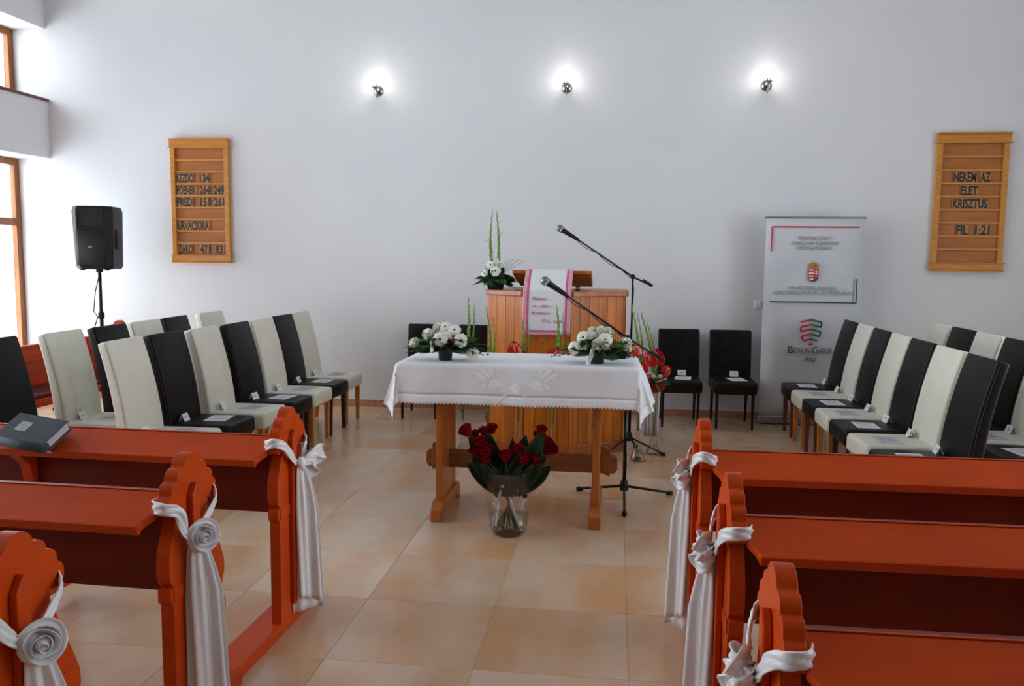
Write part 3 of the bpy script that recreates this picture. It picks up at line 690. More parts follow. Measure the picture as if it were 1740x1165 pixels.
def sash(xa, yc, side, style, label, rz, ky, kz):
    t = thing('satin_sash', label, 'ribbon', (xa, yc, 0), rz, 'white satin sashes tied to the pew ends')
    o = -side                                     # outwards into the aisle
    loop = [(o*.03, ky-.01, kz), (o*.030, ky-.05, kz+.03), (o*.022, -.125, kz+.095), (-o*.01, -.162, kz+.115), (-o*.06, -.13, .81), (-o*.062, 0, .80), (-o*.058, .10, .80), (-o*.01, .135, .80), (o*.022, .10, kz+.07), (o*.035, ky+.03, kz+.01)]
    p = smooth_path(loop); n = len(p); w = [.020+.020*sin(pi*min(1, i/(n-1)*1.0))**.6 for i in range(n)]
    ribbon(p, w).build('tie_band', 'satin', t, solid=.004)
    MB().ball((o*.045, ky, kz), .024, 12, 8, (.8, .9, 1.15)).build('knot', 'satin', t)
    def loops(c, r, dirs):
        for (a, l) in dirs:
            e = Vector((o*.3*l, cos(a)*l, sin(a)*l)); sd = Vector((o*.02, -sin(a)*.028, cos(a)*.028))
            q = smooth_path([c, c+e*.5+sd, c+e, c+e*.55-sd, c]); ribbon(q, [.02+r*sin(pi*i/(len(q)-1)) for i in range(len(q))]).build('bow_loop', 'satin', t, solid=.003)
    c = Vector((o*.05, ky, kz))
    if style == 'rose':
        satin_rose(Vector((o*.070, ky-.005, kz+.004)), .056, (o*.75, -.75, .12)).build('satin_rose', 'satin', t, solid=.0015)
    elif style == 'bow': loops(c, .045, [(.15, .13), (-.5, .08)])
    else: loops(c, .03, [(2.2, .055), (-.9, .06), (3.6, .05), (.6, .05)])
    tail(o*.030, ky, kz-.005, .045 if style == 'bow' else .05, .03, .15, o, .4).build('tail', 'satin', t, solid=.002)
    tail(o*.040, ky-.01, kz-.005, .11, .025, .10, o, 2.1, lean=.02).build('tail', 'satin', t, solid=.002)
for k, st in enumerate(('bow', 'rose', 'rose')):
    sash(LA, YL[k], -1, st, f'white satin sash with {["a flat bow, on the front", "a satin rose, on the middle", "a big satin rose, on the nearest"][k]} window-side pew end', RZL, (-.01, -.06, -.02)[k], (.715, .695, .70)[k])
for k, st in enumerate(('knot', 'knot', 'knot')):
    sash(RA, YR[k], 1, st, f'white knotted satin sash hanging on the {["front", "middle", "nearest"][k]} banner-side pew end', RZR, (.0, .0, .0)[k], (.72, .70, .70)[k])

# book on the front pew shelf
def book():
    a = math.atan2(.078, .13); Rm = Matrix.Translation((-2.44, 3.245, .836)) @ Matrix.Rotation(radians(-1.5), 4, 'Z') @ Matrix.Rotation(a-.02, 4, 'X') @ Matrix.Rotation(radians(-9), 4, 'Z')
    t = thing('hymn_book', 'thick grey cloth-bound book with a silver label, lying on the front pew shelf', 'book'); t.matrix_world = Rm
    MB().box(-.128, .128, -.074, .076, .020, .026).build('cover', 'bookcloth', t, bev=.002)
    MB().box(-.128, .128, -.074, .076, -.024, -.018).build('cover', 'bookcloth', t, bev=.002)
    MB().tube([(-.127, -.072, .001), (.127, -.072, .001)], .0235, 12).build('spine', 'bookcloth', t)
    MB().box(-.122, .121, -.070, .070, -.018, .020).build('page_block', 'pages', t, bev=.003)
    MB().box(-.07, -.01, -.025, .030, .026, .0275).build('silver_label', 'silver', t, bev=.001)
    MB().box(.10, .155, -.078, -.074, -.016, -.014).build('marker_ribbon', 'paper', t)
book()

# ------------------------------------------------------------------ altar table
TX, TY, TZ = -.57, 5.155, .966
def table():
    t = thing('altar_table', 'honey pine trestle altar table under a white cloth', 'table', (TX, TY, 0))
    MB().box(-.69, .69, -.28, .28, TZ-.035, TZ-.002).build('tabletop', 'pine', t, bev=.006)
    for s in (-1, 1):
        x = s*.475
        MB().box(x-.022, x+.022, -.21, .21, .09, TZ-.035).build('leg_panel', 'pine', t, bev=.005)
        MB().prism([(-.30, 0), (-.24, 0), (-.22, .03), (.22, .03), (.24, 0), (.30, 0), (.30, .07), (.25, .115), (-.25, .115), (-.30, .07)], 'x', x-.036, x+.036).build('foot', 'pine', t, bev=.005)
        MB().box(x-.03, x+.03, -.24, .24, TZ-.09, TZ-.035).build('top_cleat', 'pine', t, bev=.004)
        MB().prism([(.51*s, .27), (.56*s, .25), (.56*s, .42), (.50*s, .45)], 'y', -.02, .02).build('wedge', 'pinedark', t, bev=.004)
    MB().prism([(-.60, .295), (-.58, .27), (.585, .27), (.605, .295), (.605, .365), (.58, .385), (-.58, .385), (-.60, .365)], 'y', -.018, .018).build('stretcher', 'pinedark', t, bev=.004)
table()
def tablecloth():
    A, B = .702, .293; dX, dY = .205, .190
    r0 = .018
    def pos(u, v, ex=0):
        eu = max(0, abs(u)-A); ev = max(0, abs(v)-B); su = 1 if u > 0 else -1; sv = 1 if v > 0 else -1
        bx, by = max(-A, min(A, u)), max(-B, min(B, v)); e = sqrt(eu*eu+ev*ev)
        if e < 1e-9: return Vector((u, v, TZ+.003))
        c, s = eu/e, ev/e; corner = 4*c*c*s*s
        # rounding over the edge, then hanging
        h = e-r0*.4 if e > r0 else 0
        out = r0*min(1, e/r0); ox = h*(.05+.30*c*c*(1-.85*corner)); oy = h*(.04+.16*corner)
        along = u if ev > eu else v
        wv = (.011*sin(along*9+1)+.007*sin(along*21))*min(1, h/.1)*(1-corner)
        fold = (.020*corner*sin(atan2(s, c)*7+.4))*min(1, h/.12)
        p = Vector((bx+su*c*(out+ox+wv)+su*fold*s, by+sv*s*(out+oy+wv)-sv*fold*c, TZ+.003-(0 if e < r0*.3 else (e-r0*.3))))
        return p
    t = thing('tablecloth', 'white linen cloth with lace hem draped over the altar table', 'tablecloth', (TX, TY, 0))
    def axis(lim, A, n):
        a = [-lim+(lim-A)*i/10 for i in range(10)]+[-A+2*A*i/n for i in range(n+1)]+[A+(lim-A)*(i+1)/10 for i in range(10)]; return a
    U = axis(A+dX, A, 44); V = axis(B+dY, B, 20)
    MB().sheet([[pos(u, v) for u in U] for v in V]).build('linen', 'cloth', t, solid=.0015)
    # lace strip round the edge, scalloped
    rim = []; N1, N2 = 420, 184; a, b = A+dX, B+dY
    for i in range(N1): rim.append((-a+2*a*i/N1, -b, 0, -1))
    for i in range(N2): rim.append((a, -b+2*b*i/N2, 1, 0))
    for i in range(N1): rim.append((a-2*a*i/N1, b, 0, 1))
    for i in range(N2): rim.append((-a, b-2*b*i/N2, -1, 0))
    rows = [[], [], [], []]
    for k, (u, v, nx, ny) in enumerate(rim+[rim[0]]):
        sc = abs(sin(k*pi/5.0)); w = .050+.009*sc
        cx, cy = (1 if u > 0 else -1), (1 if v > 0 else -1)
        du = min(1, max(0, (abs(u)-a+.05)/.05)) if nx == 0 else 1; dv = min(1, max(0, (abs(v)-b+.05)/.05)) if ny == 0 else 1
        for q in range(4):
            f = q/3*w; rows[q].append(pos(u+cx*du*f, v+cy*dv*f)-Vector((0, 0, .0)))
    MB().sheet(rows).build('lace_border', 'lace', t, solid=.0012)
    # embroidery on the front drop: two leaf sprays and three flowers, raised stitching
    def leaf(x, z, ang, ln, w):
        x *= 1.25; z = .84+(z-.84)*1.2+.012; ln *= 1.3; w *= 1.35
        pts = [(ln*(i/8), w*sin(pi*i/8)) for i in range(9)]+[(ln*(i/8), -w*sin(pi*i/8)) for i in range(7, 0, -1)]
        ca, sa = cos(ang), sin(ang); mb = MB(); vs = []
        for (p, q) in pts:
            uu = x+p*ca-q*sa; zz = z+p*sa+q*ca; P = pos(uu, -B-(TZ-zz)); vs.append(P+Vector((0, -.0016, 0)))
        c = sum(vs, Vector())/len(vs)+Vector((0, -.002, 0)); n = len(vs)
        mb.add(vs+[c], [(i, (i+1) % n, n) for i in range(n)], True); return mb
    e = MB()
    for s in (-1, 1):
        for (x, z, a, l, w) in [(.10, .86, 62, .075, .010), (.115, .86, 45, .085, .010), (.13, .85, 30, .08, .009), (.09, .84, 200, .03, .012), (.095, .835, 320, .035, .012), (.12, .835, 265, .03, .012), (.14, .84, 300, .03, .010)]:
            ang = radians(a) if s > 0 else pi-radians(a)
            m = leaf(s*x, z, ang, l, w); e.add(m.v, m.f, True)
    for (x, z) in ((0, .815), (-.10, .835), (.10, .835)):
        for k in range(6): m = leaf(x, z, 2*pi*k/6, .026, .010); e.add(m.v, m.f, True)
    for s in (-1, 1):
        m = leaf(s*.03, .80, radians(225 if s < 0 else -45), .10, .005); e.add(m.v, m.f, True)
    e.build('embroidery', 'embroid', t, fix=False)
tablecloth()

# ------------------------------------------------------------------ podium with lectern desk
PX, PY = -.48, 6.68
def podium():
    t = thing('podium', 'honey pine podium of upright planks behind the altar table', 'podium', (PX, PY, 0))
    poly = [(-.235, 0), (.125, 0), (.555, .26), (.555, .75), (-.555, .75), (-.555, .20)]
    def offs(poly, d):
        c = (0, .38); return [(x+(d if x > 0 else -d), y+(d if y > .4 else -d)) for x, y in poly]
    MB().prism(offs(poly, .015), 'z', 0, .09).build('plinth', 'pine', t, bev=.006)
    MB().prism(poly, 'z', .09, 1.285).build('core', 'pine', t)
    MB().prism(offs(poly, .03), 'z', 1.285, 1.328).build('top_board', 'pine', t, bev=.006)
    # planks on every visible face
    for (i, j) in ((5, 0), (0, 1), (1, 2), (2, 3), (4, 5)):
        a, b = Vector(poly[i]), Vector(poly[j]); d = b-a; L = d.length; d.normalize(); nrm = Vector((d.y, -d.x))
        n = max(2, round(L/.085)); w = L/n
        for k in range(n):
            cuts = [0.09, 1.285]
            if random.random() < .45: cuts.insert(1, random.uniform(.4, 1.0))
            for z0, z1 in zip(cuts[:-1], cuts[1:]):
                c = a+d*(k+.5)*w
                o = MB().box(-w/2+.0008, w/2-.0008, -.012, 0, z0+.0006, z1-.0006).build('plank', 'pineplank', t, bev=.0015, seg=1)
                o.location = (c.x, c.y, 0); o.rotation_euler = (0, 0, atan2(d.y, d.x))
    # desk: sloping reading board on a tapered support
    MB().prism([(.16, 1.49), (.16, 1.462), (.52, 1.375), (.52, 1.403)], 'x', -.36, .285).build('reading_board', 'pine', t, bev=.004)
    vs = []
    for (z, x0, x1, y0, y1) in ((1.36, -.30, .29, .24, .40), (1.46, -.35, .275, .175, .40)): vs += [(x0, y0, z), (x1, y0, z), (x1, y1, z-.03*(z > 1.4)), (x0, y1, z-.03*(z > 1.4))]
    MB().add(vs, [(0, 3, 2, 1), (4, 5, 6, 7), (0, 1, 5, 4), (1, 2, 6, 5), (2, 3, 7, 6), (3, 0, 4, 7)]).build('desk_front', 'pinedark', t, bev=.003)
    for s in (-.22, .17): MB().tube([(s, .3, 1.325), (s, .3, 1.365)], .02, 12).build('desk_foot', 'chrome', t)
    p = MB().box(-.1, .1, -.07, .07, 0, .012).build('paper_stack', 'paper', bev=.002); tag(p, 'white papers lying on the podium top behind the flower pot', 'papers', loc=(PX-.26, PY+.30, 1.3285), rz=.1)
podium()
def runner():
    t = thing('lectern_runner', 'white cross-stitched runner with pink border hanging over the lectern', 'runner', (PX, PY, 0))
    x0, x1 = -.245, .135; P = [(.50, 1.415), (.30, 1.463), (.162, 1.497), (.152, 1.485), (.10, 1.42), (-.03, 1.345), (-.046, 1.32), (-.046, 1.15), (-.046, .97)]
    P = [(.50, 1.412), (.30, 1.461), (.165, 1.497), (.150, 1.49), (-.044, 1.34), (-.048, 1.30), (-.048, 1.15), (-.048, .985)]
    P2 = []
    for i in range(len(P)-1):
        for k in range(4): t_ = k/4; P2.append((P[i][0]*(1-t_)+P[i+1][0]*t_, P[i][1]*(1-t_)+P[i+1][1]*t_))
    P2.append(P[-1])
    def strip(a, b, name, m, dy, z_lo=None, z_hi=9):
        rows = []
        for (y, z) in P2:
            if z_lo is not None and not (z_lo <= z): continue
            f = min(1, max(0, (1.33-z)/.3)); rows.append([(a+(b-a)*k/8+.006*f*sin(z*4), y-dy-.006*f*sin((a+(b-a)*k/8)*22), z+(.0 if m == 'cloth' else 0)) for k in range(9)])
        MB().sheet(rows).build(name, m, t, solid=.002)
    strip(x0, x1, 'linen', 'cloth', .001)
    for (a, b, m) in ((x0+.002, x0+.030, 'stitchpink'), (x0+.030, x0+.046, 'stitchred'), (x1-.046, x1-.030, 'stitchred'), (x1-.030, x1-.002, 'stitchpink')): strip(a, b, 'border_stripe', m, .0035)
    MB().box(x0+.03, x1-.03, -.0545, -.0515, 1.006, 1.022).build('border_stripe', 'stitchred', t); MB().box(x0+.004, x1-.004, -.0545, -.0515, .985, 1.006).build('border_stripe', 'stitchpink', t)
    Y = -.058; tx = lambda s, x, z, sz, sx=1.0: text(s, sz, 'stitchred', t, (x, Y, z), align='LEFT', ext=.001, offset=.0008, space=1.25, sx=sx)
    tx('N', -.172, 1.262, .036, 1.1); tx('ekem', -.142, 1.262, .026, 1.15); tx('az', -.170, 1.205, .026, 1.2); tx('élet', -.10, 1.205, .026, 1.3); tx('K', -.174, 1.148, .034, 1.1); tx('risztus', -.146, 1.148, .026, 1.25); tx('F', -.09, 1.085, .04, 1.2); tx('il.  1:21', -.058, 1.085, .026, 1.2)
    for (a, b, c, d) in ((-.10, -.04, 1.372, 1.376), (-.044, -.04, 1.345, 1.376), (-.06, -.04, 1.345, 1.349), (-.10, -.096, 1.35, 1.376)):
        MB().box(a+.02, b+.02, (c-1.49)*1.29+.150-.012, (c-1.49)*1.29+.150-.008, c+.032, d+.032).build('stitched_emblem', 'stitchred', t)
runner()

# ------------------------------------------------------------------ microphones
def mic_stand(loc, pivot_z, head, tailp, legs, hub_z, label, mlabel, droop=False):
    x, y = loc; t = thing('microphone_stand', label, 'stand', (x, y, 0))
    MB().tube([(0, 0, hub_z-.02), (0, 0, pivot_z*.62)], .0115, 10).build('lower_tube', 'blackmetal', t)
    MB().tube([(0, 0, pivot_z*.58), (0, 0, pivot_z-.01)], .008, 10).build('upper_tube', 'blackmetal', t)
    MB().lathe([(.010, 0), (.017, .004), (.017, .05), (.010, .056)], 12, (0, 0, pivot_z*.6-.02)).build('clutch', 'blackplastic', t)
    MB().lathe([(.012, -.035), (.028, -.03), (.03, .0), (.022, .035), (.012, .045)], 14, (0, 0, hub_z)).build('tripod_hub', 'blackplastic', t)
    for (lx, ly) in legs:
        q = Vector((lx-x, ly-y, 0)); n = q.normalized()
        l = MB().tube([n*.015+Vector((0, 0, hub_z-.005)), q*.9+Vector((0, 0, .028)), q+Vector((0, 0, .018))], .009, 8).build('leg', 'blackmetal', t)
        MB().tube([q-n*.03+Vector((0, 0, .021)), q+n*.008+Vector((0, 0, .017))], .0155, 8).build('rubber_foot', 'blackplastic', l)
    pv = Vector((0, 0, pivot_z)); hd = Vector(head)-Vector((x, y, 0)); tl = Vector(tailp)-Vector((x, y, 0)); d = (hd-tl).normalized()
    bend = hd-d*.16
    MB().tube([tl, pv, bend], .0075, 8).build('boom', 'blackmetal', t)
    MB().tube([tl-d*.0, tl+d*.09], .0125, 10).build('counterweight', 'blackplastic', t)
    MB().ball(tuple(pv), .021, 12, 8, (1, .8, 1)).build('boom_clutch', 'blackplastic', t)
    MB().tube([bend-d*.02, bend+d*.02, hd-d*.10], [.011, .016, .017], 10).build('mic_clip', 'blackplastic', t)
    c = []
    for k in range(25):
        s = k/24; p = hd-d*.13; p = p.lerp(pv, s)+Vector((0, -.010*sin(s*14), -.022*abs(sin(s*pi*2.5)))); c.append(p)
    down = [pv+Vector((.012*cos(s*7), -.012, -s*(pivot_z-.15))) for s in [k/12 for k in range(1, 13)]]
    MB().tube(c+down, .0028, 6).build('cable', 'blackplastic', t)
    m = thing('microphone', mlabel, 'microphone', tuple(Vector((x, y, 0))+hd))
    dd = d
    MB().tube([-dd*.145, -dd*.13, -dd*.035, -dd*.02], [.013, .0155, .021, .026], 14).build('handle', 'blackmetal', m)
    MB().tube([-dd*.024, -dd*.014], .0285, 16).build('collar_ring', 'greymetal', m)
    MB().ball((0, 0, 0), .030, 16, 12).build('grille', 'micgrille', m)
mic_stand((.083, 5.50), 1.08, (-.455, 5.44, 1.445), (.318, 5.52, .936), [(.085, 5.14), (.40, 5.66), (-.225, 5.67)], .10,
    'black microphone stand in front of the altar table corner', 'silver-headed microphone in front of the lectern runner')
mic_stand((.135, 6.90), 1.445, (-.462, 6.93, 1.83), (.293, 6.90, 1.373), [(.42, 6.80), (-.10, 6.60), (.20, 7.06)], .13,
    'black microphone stand behind the podium corner, boom raised high', 'microphone on the raised boom, against the white wall')

# ------------------------------------------------------------------ flowers
def orient(n): return Vector((0, 0, 1)).rotation_difference(Vector(n).normalized()).to_matrix().to_4x4()
def gerbera(parent, c, n, r=.045, name='gerbera', m='petal'):
    mb = MB(); np_ = 18
    for (ring, rr, h0) in ((0, 1.0, 0), (1, .72, .006)):
        for k in range(np_):
            q = 2*pi*(k+.5*ring)/np_+random.uniform(-.04, .04); w = rr*r*.155; L = r*rr*random.uniform(.93, 1.05); ca, sa = cos(q), sin(q)
            pr = []
            for (d, ww, z) in ((.2, .5, h0), (.6, 1.1, h0+.004*r/.045), (.9, 1.0, h0+.001), (1.0, .35, h0-.003)):
                pr.append((d*L, ww*w, z))
            vs = []
            for (d, ww, z) in pr: vs += [(d*ca-ww*sa, d*sa+ww*ca, z), (d*ca+ww*sa, d*sa-ww*ca, z)]
            mb.add(vs, [(0, 2, 3, 1), (2, 4, 5, 3), (4, 6, 7, 5)], True)
    X = Matrix.Translation(c) @ orient(n)
    g = mb.xf(X).build(name, m, parent, fix=False)
    MB().lathe([(0, .009), (r*.14, .008), (r*.22, .002), (r*.22, -.004)], 12).xf(X).build('flower_centre', 'eye', g)
    return g
def carnation(parent, c, r=.035, n=(0, 0, 1)):
    mb = MB()
    for k in range(46):
        th = math.acos(1-1.25*(k+.5)/46); q = k*2.39996
        d = Vector((sin(th)*cos(q), sin(th)*sin(q), cos(th))); a = d.orthogonal().normalized(); b = d.cross(a)
        p = d*r*random.uniform(.85, 1.0); w = r*.3
        ang = random.uniform(0, pi); u = a*cos(ang)+b*sin(ang)
        mb.add([d*r*.3-u*w*.4, d*r*.3+u*w*.4, p+u*w+d*r*.02, p+d*r*.1, p-u*w], [(0, 1, 2, 3, 4)], True)
    mb.ball((0, 0, 0), r*.72, 8, 6)
    return mb.xf(Matrix.Translation(c) @ orient(n)).build('carnation', 'petal', parent, fix=False)
def frond(parent, base, d, L, m='green', w=.03, name='fern_frond', droop=.35, n=13):
    mb = MB(); w *= 1.35 if name == 'fern_frond' else 1; n = 15; d = Vector(d).normalized(); side = d.cross(Vector((0, 0, 1))).normalized(); side = (Matrix.Rotation(random.uniform(-1.1, 1.1), 3, d) @ side) if name == 'fern_frond' else side; pts = []
    for i in range(n+1):
        s = i/n; pts.append(Vector(base)+d*L*s+Vector((0, 0, -droop*L*s*s)))
    for i in range(1, n+1):
        s = i/n; ww = w*sin(pi*min(1, s*.9+.12))**.7; fwd = (pts[i]-pts[i-1]).normalized()
        for sg in (-1, 1):
            a = pts[i-1]; tip = a+side*sg*ww+fwd*ww*.55+Vector((0, 0, -.12*ww)); h = fwd*ww*(.30 if name == 'fern_frond' else .12)
            mb.add([a-h, a+h*1.2, tip+h*.3, (a+tip)*.5-h*1.6], [(0, 1, 2, 3)], False)
    mb.tube(pts, [.0016]*(n+1), 4)
    return mb.build(name, m, parent, fix=False)
def glad(parent, base, tip, name='gladiolus', r=.014, bend=.02):
    mb = MB(); b = Vector(base); t = Vector(tip); L = (t-b).length; n = max(10, int(L/.028)); pts = [b.lerp(t, i/n)+Vector((bend*sin(pi*i/n), 0, 0)) for i in range(n+1)]
    mb.tube(pts, [.0038*(1-.6*i/n) for i in range(n+1)], 6)
    d = (t-b).normalized()
    for i in range(2, n+1):
        s = i/n; rr = r*(1.25-.8*s); ln = .07*(1.2-.65*s); sg = 1 if i % 2 else -1
        o = pts[i]+Vector((sg*rr*.42, random.uniform(-.4, .4)*rr, 0)); e = o+d*ln+Vector((sg*rr*.15, 0, 0)); s0 = pts[i]-d*.006
        mb.tube([s0, s0.lerp(o, .8)+d*.008, o.lerp(e, .55), e], [.002, rr*.7, rr*.5, .0008], 6)
    return mb.build(name, 'lime', parent, fix=False)
M['roseleaf'] = mat('dark_rose_foliage', srgb(34, 56, 36), .38, spec=.3, noise=((16,)*3, srgb(22, 40, 26), .35, .65), rnd=.2)
def blade_leaf(parent, base, d, L, w, m='darkgreen', name='leaf', curl=.15, up=Vector((0, 0, 1))):
    d = Vector(d).normalized(); side = d.cross(Vector((.13, -1, .2))).normalized(); nrm = side.cross(d).normalized(); rows = []
    n = 9
    for i in range(n+1):
        s = i/n; ww = w*(sin(pi*min(.999, s*.93+.05))**.75)*(1 if s < .97 else .2); c = Vector(base)+d*L*s+nrm*curl*L*s*s
        rows.append([c+side*ww*(j/2)+nrm*(-.35*ww*(1-abs(j/2))) for j in (-2, -1, 0, 1, 2)])
    return MB().sheet(rows).build(name, m, parent, solid=.0012, fix=False)
def small_sprig(parent, base, d, L, n=7, m='darkgreen', name='leaf_sprig'):
    mb = MB(); d = Vector(d).normalized(); side = d.cross(Vector((0, -.3, 1))).normalized(); b = Vector(base)
    mb.tube([b, b+d*L*.5+Vector((0, 0, .006)), b+d*L], .0014, 4)
    for i in range(n):
        s = (i+1)/n; p = b+d*L*s; sg = 1 if i % 2 else -1; t_ = (d*.6+side*sg*.8+Vector((0, 0, .2))).normalized(); l = .024; q = t_.cross(Vector((0, -1, .3))).normalized()*.0065
        mb.add([p, p+t_*l*.5+q, p+t_*l, p+t_*l*.5-q], [(0, 1, 2, 3)], False)
    return mb.build(name, m, parent, fix=False)
def rose_head(parent, c, r, n, m='rose', name='rose'):
    mb = MB(); K = 5
    for ring, (cnt, rr, hh, op) in enumerate(((3, .30, .95, .0), (4, .52, .92, .05), (5, .75, .82, .12), (5, .95, .62, .35))):
        for k in range(cnt):
            q0 = 2*pi*k/cnt+ring*.7; rows = []
            for i in range(5):
                v = i/4; row = []
                for j in range(5):
                    u = (j/4-.5)*1.5*2*pi/cnt
                    rad = r*rr*(.35+.65*v**.6)+r*op*v*v*.35; z = r*(-.6+(hh+.6)*v)-r*.10*(abs(j-2)/2)**2*v-(r*op*.25 if v > .9 else 0)
                    row.append((rad*cos(q0+u), rad*sin(q0+u), z))
                rows.append(row)
            mb.sheet(rows)
    mb.ball((0, 0, 0), r*.28, 8, 6, (1, 1, 2.6))
    mb.lathe([(.0, -.75*r), (.4*r, -.62*r), (.5*r, -.35*r)], 10)
    return mb.xf(Matrix.Translation(c) @ orient(n)).build(name, m, parent, fix=False)

def table_arrangement(x, y, label, seed, flip, spec, carn, rib):
    random.seed(seed)
    z = TZ+.0045; t = thing('flower_arrangement', label, 'flowers', (x, y, z))
    MB().lathe([(0, 0), (.038, 0), (.040, .004), (.043, .045), (.056, .07), (.056, .076), (.047, .076), (.04, .05), (0, .05)], 26).build('pot', 'pot', t)
    MB().lathe([(0, .085), (.03, .08), (.045, .06)], 12).build('moss_foam', 'darkgreen', t)
    for k in range(30):
        q = 2*pi*k/30+random.uniform(-.15, .15); e = random.uniform(.05, .75); L = random.uniform(.13, .18)*(1+.45*abs(cos(q)))
        frond(t, (.02*cos(q), .02*sin(q), .07), (cos(q), .62*sin(q), e), L, 'darkgreen' if k % 3 else 'green', .032, droop=.30)
    for k in range(10):
        q = random.uniform(0, 2*pi); frond(t, (0, 0, .07), (cos(q)*.6, sin(q)*.5, 1), random.uniform(.09, .14), 'darkgreen', .026, droop=.2)
    for k in range(16):
        q = 2*pi*k/16+.1; blade_leaf(t, (.02*cos(q), .02*sin(q), .075), (cos(q), .8*sin(q)-.2, random.uniform(.15, .9)), random.uniform(.07, .11), .022, 'darkgreen' if k % 2 else 'green', name='filler_leaf', curl=-.25)
    for s in (-1, 1):
        for e in (.05, -.12): small_sprig(t, (s*.05, -.03, .07), (s, -.25, e), .19+.03*s*flip, 9)
    for (px, pz, py, nx, r) in spec:
        c = Vector((px, py, pz)); n = Vector((nx, -1, .35 if pz < .16 else .8)); gerbera(t, c, n, r)
        MB().tube([(px*.2, py*.2, .07), (px*.7, py*.8, pz*.6+.02), tuple(c-n.normalized()*.006)], .0022, 5).build('stem', 'lime', t)
    for (px, pz, py, r) in carn: carnation(t, (px, py, pz), r, (px*3, -.6, 1))
    for k in range(9): q = k*2.4; MB().ball((.035+.05*flip*0+random.uniform(-.02, .06), -.07+random.uniform(-.01, .02), .11+random.uniform(-.01, .03)), .008, 6, 5).build('red_berry', 'redflower', t)
    rib_ = smooth_path(rib); ribbon(rib_, [.028]*len(rib_)).build('satin_ribbon', 'satin', t, solid=.001)
table_arrangement(-1.017, 4.99, 'white gerbera arrangement in a dark pot at the window end of the altar', 11, 1,
    [(-.015, .135, -.085, .0, .047), (.105, .128, -.06, .25, .044), (.175, .045, -.03, .1, .042), (.0, .20, .0, -.1, .042), (.06, .185, -.02, .1, .040), (.035, .16, .03, .1, .04), (.02, .145, -.05, .3, .035)],
    [(-.10, .155, -.02, .038), (-.185, .10, -.02, .036), (-.05, .19, .02, .034)],
    [(-.03, -.07, .13), (-.055, -.09, .13), (-.065, -.105, .10), (-.055, -.115, .06)])
table_arrangement(-.10, 5.02, 'white gerbera and carnation arrangement in a dark pot at the microphone end of the altar', 12, -1,
    [(-.135, .095, -.06, -.3, .042), (-.085, .155, -.03, -.2, .042), (.045, .145, -.06, .2, .045), (.005, .18, .0, 0, .038)],
    [(-.08, .11, -.05, .034), (-.03, .15, -.02, .036), (.0, .115, -.07, .038), (.06, .18, .02, .036), (.02, .19, .0, .034), (.165, .12, .0, .040), (.175, .095, -.02, .03), (-.03, .185, .02, .034), (.05, .11, -.06, .036)],
    [(-.03, -.06, .13), (-.02, -.085, .125), (-.03, -.10, .07), (-.05, -.11, .02), (-.06, -.12, .006)])
bb = MB().box(-.055, .055, -.05, .05, 0, .03).build('small_black_case', 'blackplastic', bev=.004); tag(bb, 'small black case on the cloth behind the flower pot', 'case', loc=(.005, 5.30, TZ+.0046), rz=.3)
MB().box(-.05, .05, -.045, .045, .0302, .036).build('lid', 'blackplastic', bb, bev=.002)
MB().box(-.02, .02, -.0515, -.050, .012, .022).build('clasp', 'silver', bb)

def podium_arrangement():
    random.seed(5)
    t = thing('flower_arrangement', 'tall arrangement with two gladiolus spikes on the podium top', 'flowers', (-.985, 6.90, 1.329), .12)
    vs = []
    for (z, k) in ((0, .062), (.075, .075)): vs += [(-k, -k, z), (k, -k, z), (k, k, z), (-k, k, z)]
    MB().add(vs, [(0, 3, 2, 1), (4, 5, 6, 7), (0, 1, 5, 4), (1, 2, 6, 5), (2, 3, 7, 6), (3, 0, 4, 7)]).build('square_pot', 'blackplastic', t, bev=.004)
    MB().box(-.06, .06, -.06, .06, .0755, .085).build('moss_foam', 'darkgreen', t)
    for k in range(22):
        q = 2*pi*k/22; frond(t, (.03*cos(q), .03*sin(q), .08), (cos(q), .7*sin(q), random.uniform(0, .5)), random.uniform(.12, .18), 'darkgreen' if k % 3 else 'green', .03, droop=.42)
    for k in range(14):
        q = 2*pi*k/14+.1; blade_leaf(t, (.03*cos(q), .03*sin(q), .085), (cos(q), .8*sin(q)-.2, random.uniform(.1, .9)), random.uniform(.07, .11), .022, 'darkgreen' if k % 2 else 'green', name='filler_leaf', curl=-.25)
    for k in range(12):
        q = random.uniform(0, 2*pi); frond(t, (0, 0, .08), (cos(q)*.6, sin(q)*.5, 1), random.uniform(.09, .15), 'darkgreen', .028, droop=.1)
    glad(t, (-.02, -.01, .09), (-.03, 0, .62), bend=-.02); glad(t, (.02, .0, .09), (.005, .01, .61), bend=.012)
    for k in range(5): frond(t, (.03, .02, .1), (.35+.15*k, .1, 1.2-.1*k), .16+.03*k, 'green', .012, name='wispy_fern', droop=.15)
    frond(t, (-.02, .02, .3), (-.5, .1, 1.2), .18, 'green', .010, name='wispy_fern'); frond(t, (.01, .02, .4), (.4, .1, 1.0), .12, 'green', .010, name='wispy_fern')
    for (a, z, b, nx, r) in ((.0, .15, -.085, 0, .044), (-.04, .20, -.03, -.2, .038), (.03, .235, .0, .2, .036), (-.09, .13, -.05, -.4, .03)): gerbera(t, (a, b, z), (nx, -1, .4), r)
    carnation(t, (.02, -.03, .2), .03); carnation(t, (-.07, 0, .17), .028)
podium_arrangement()

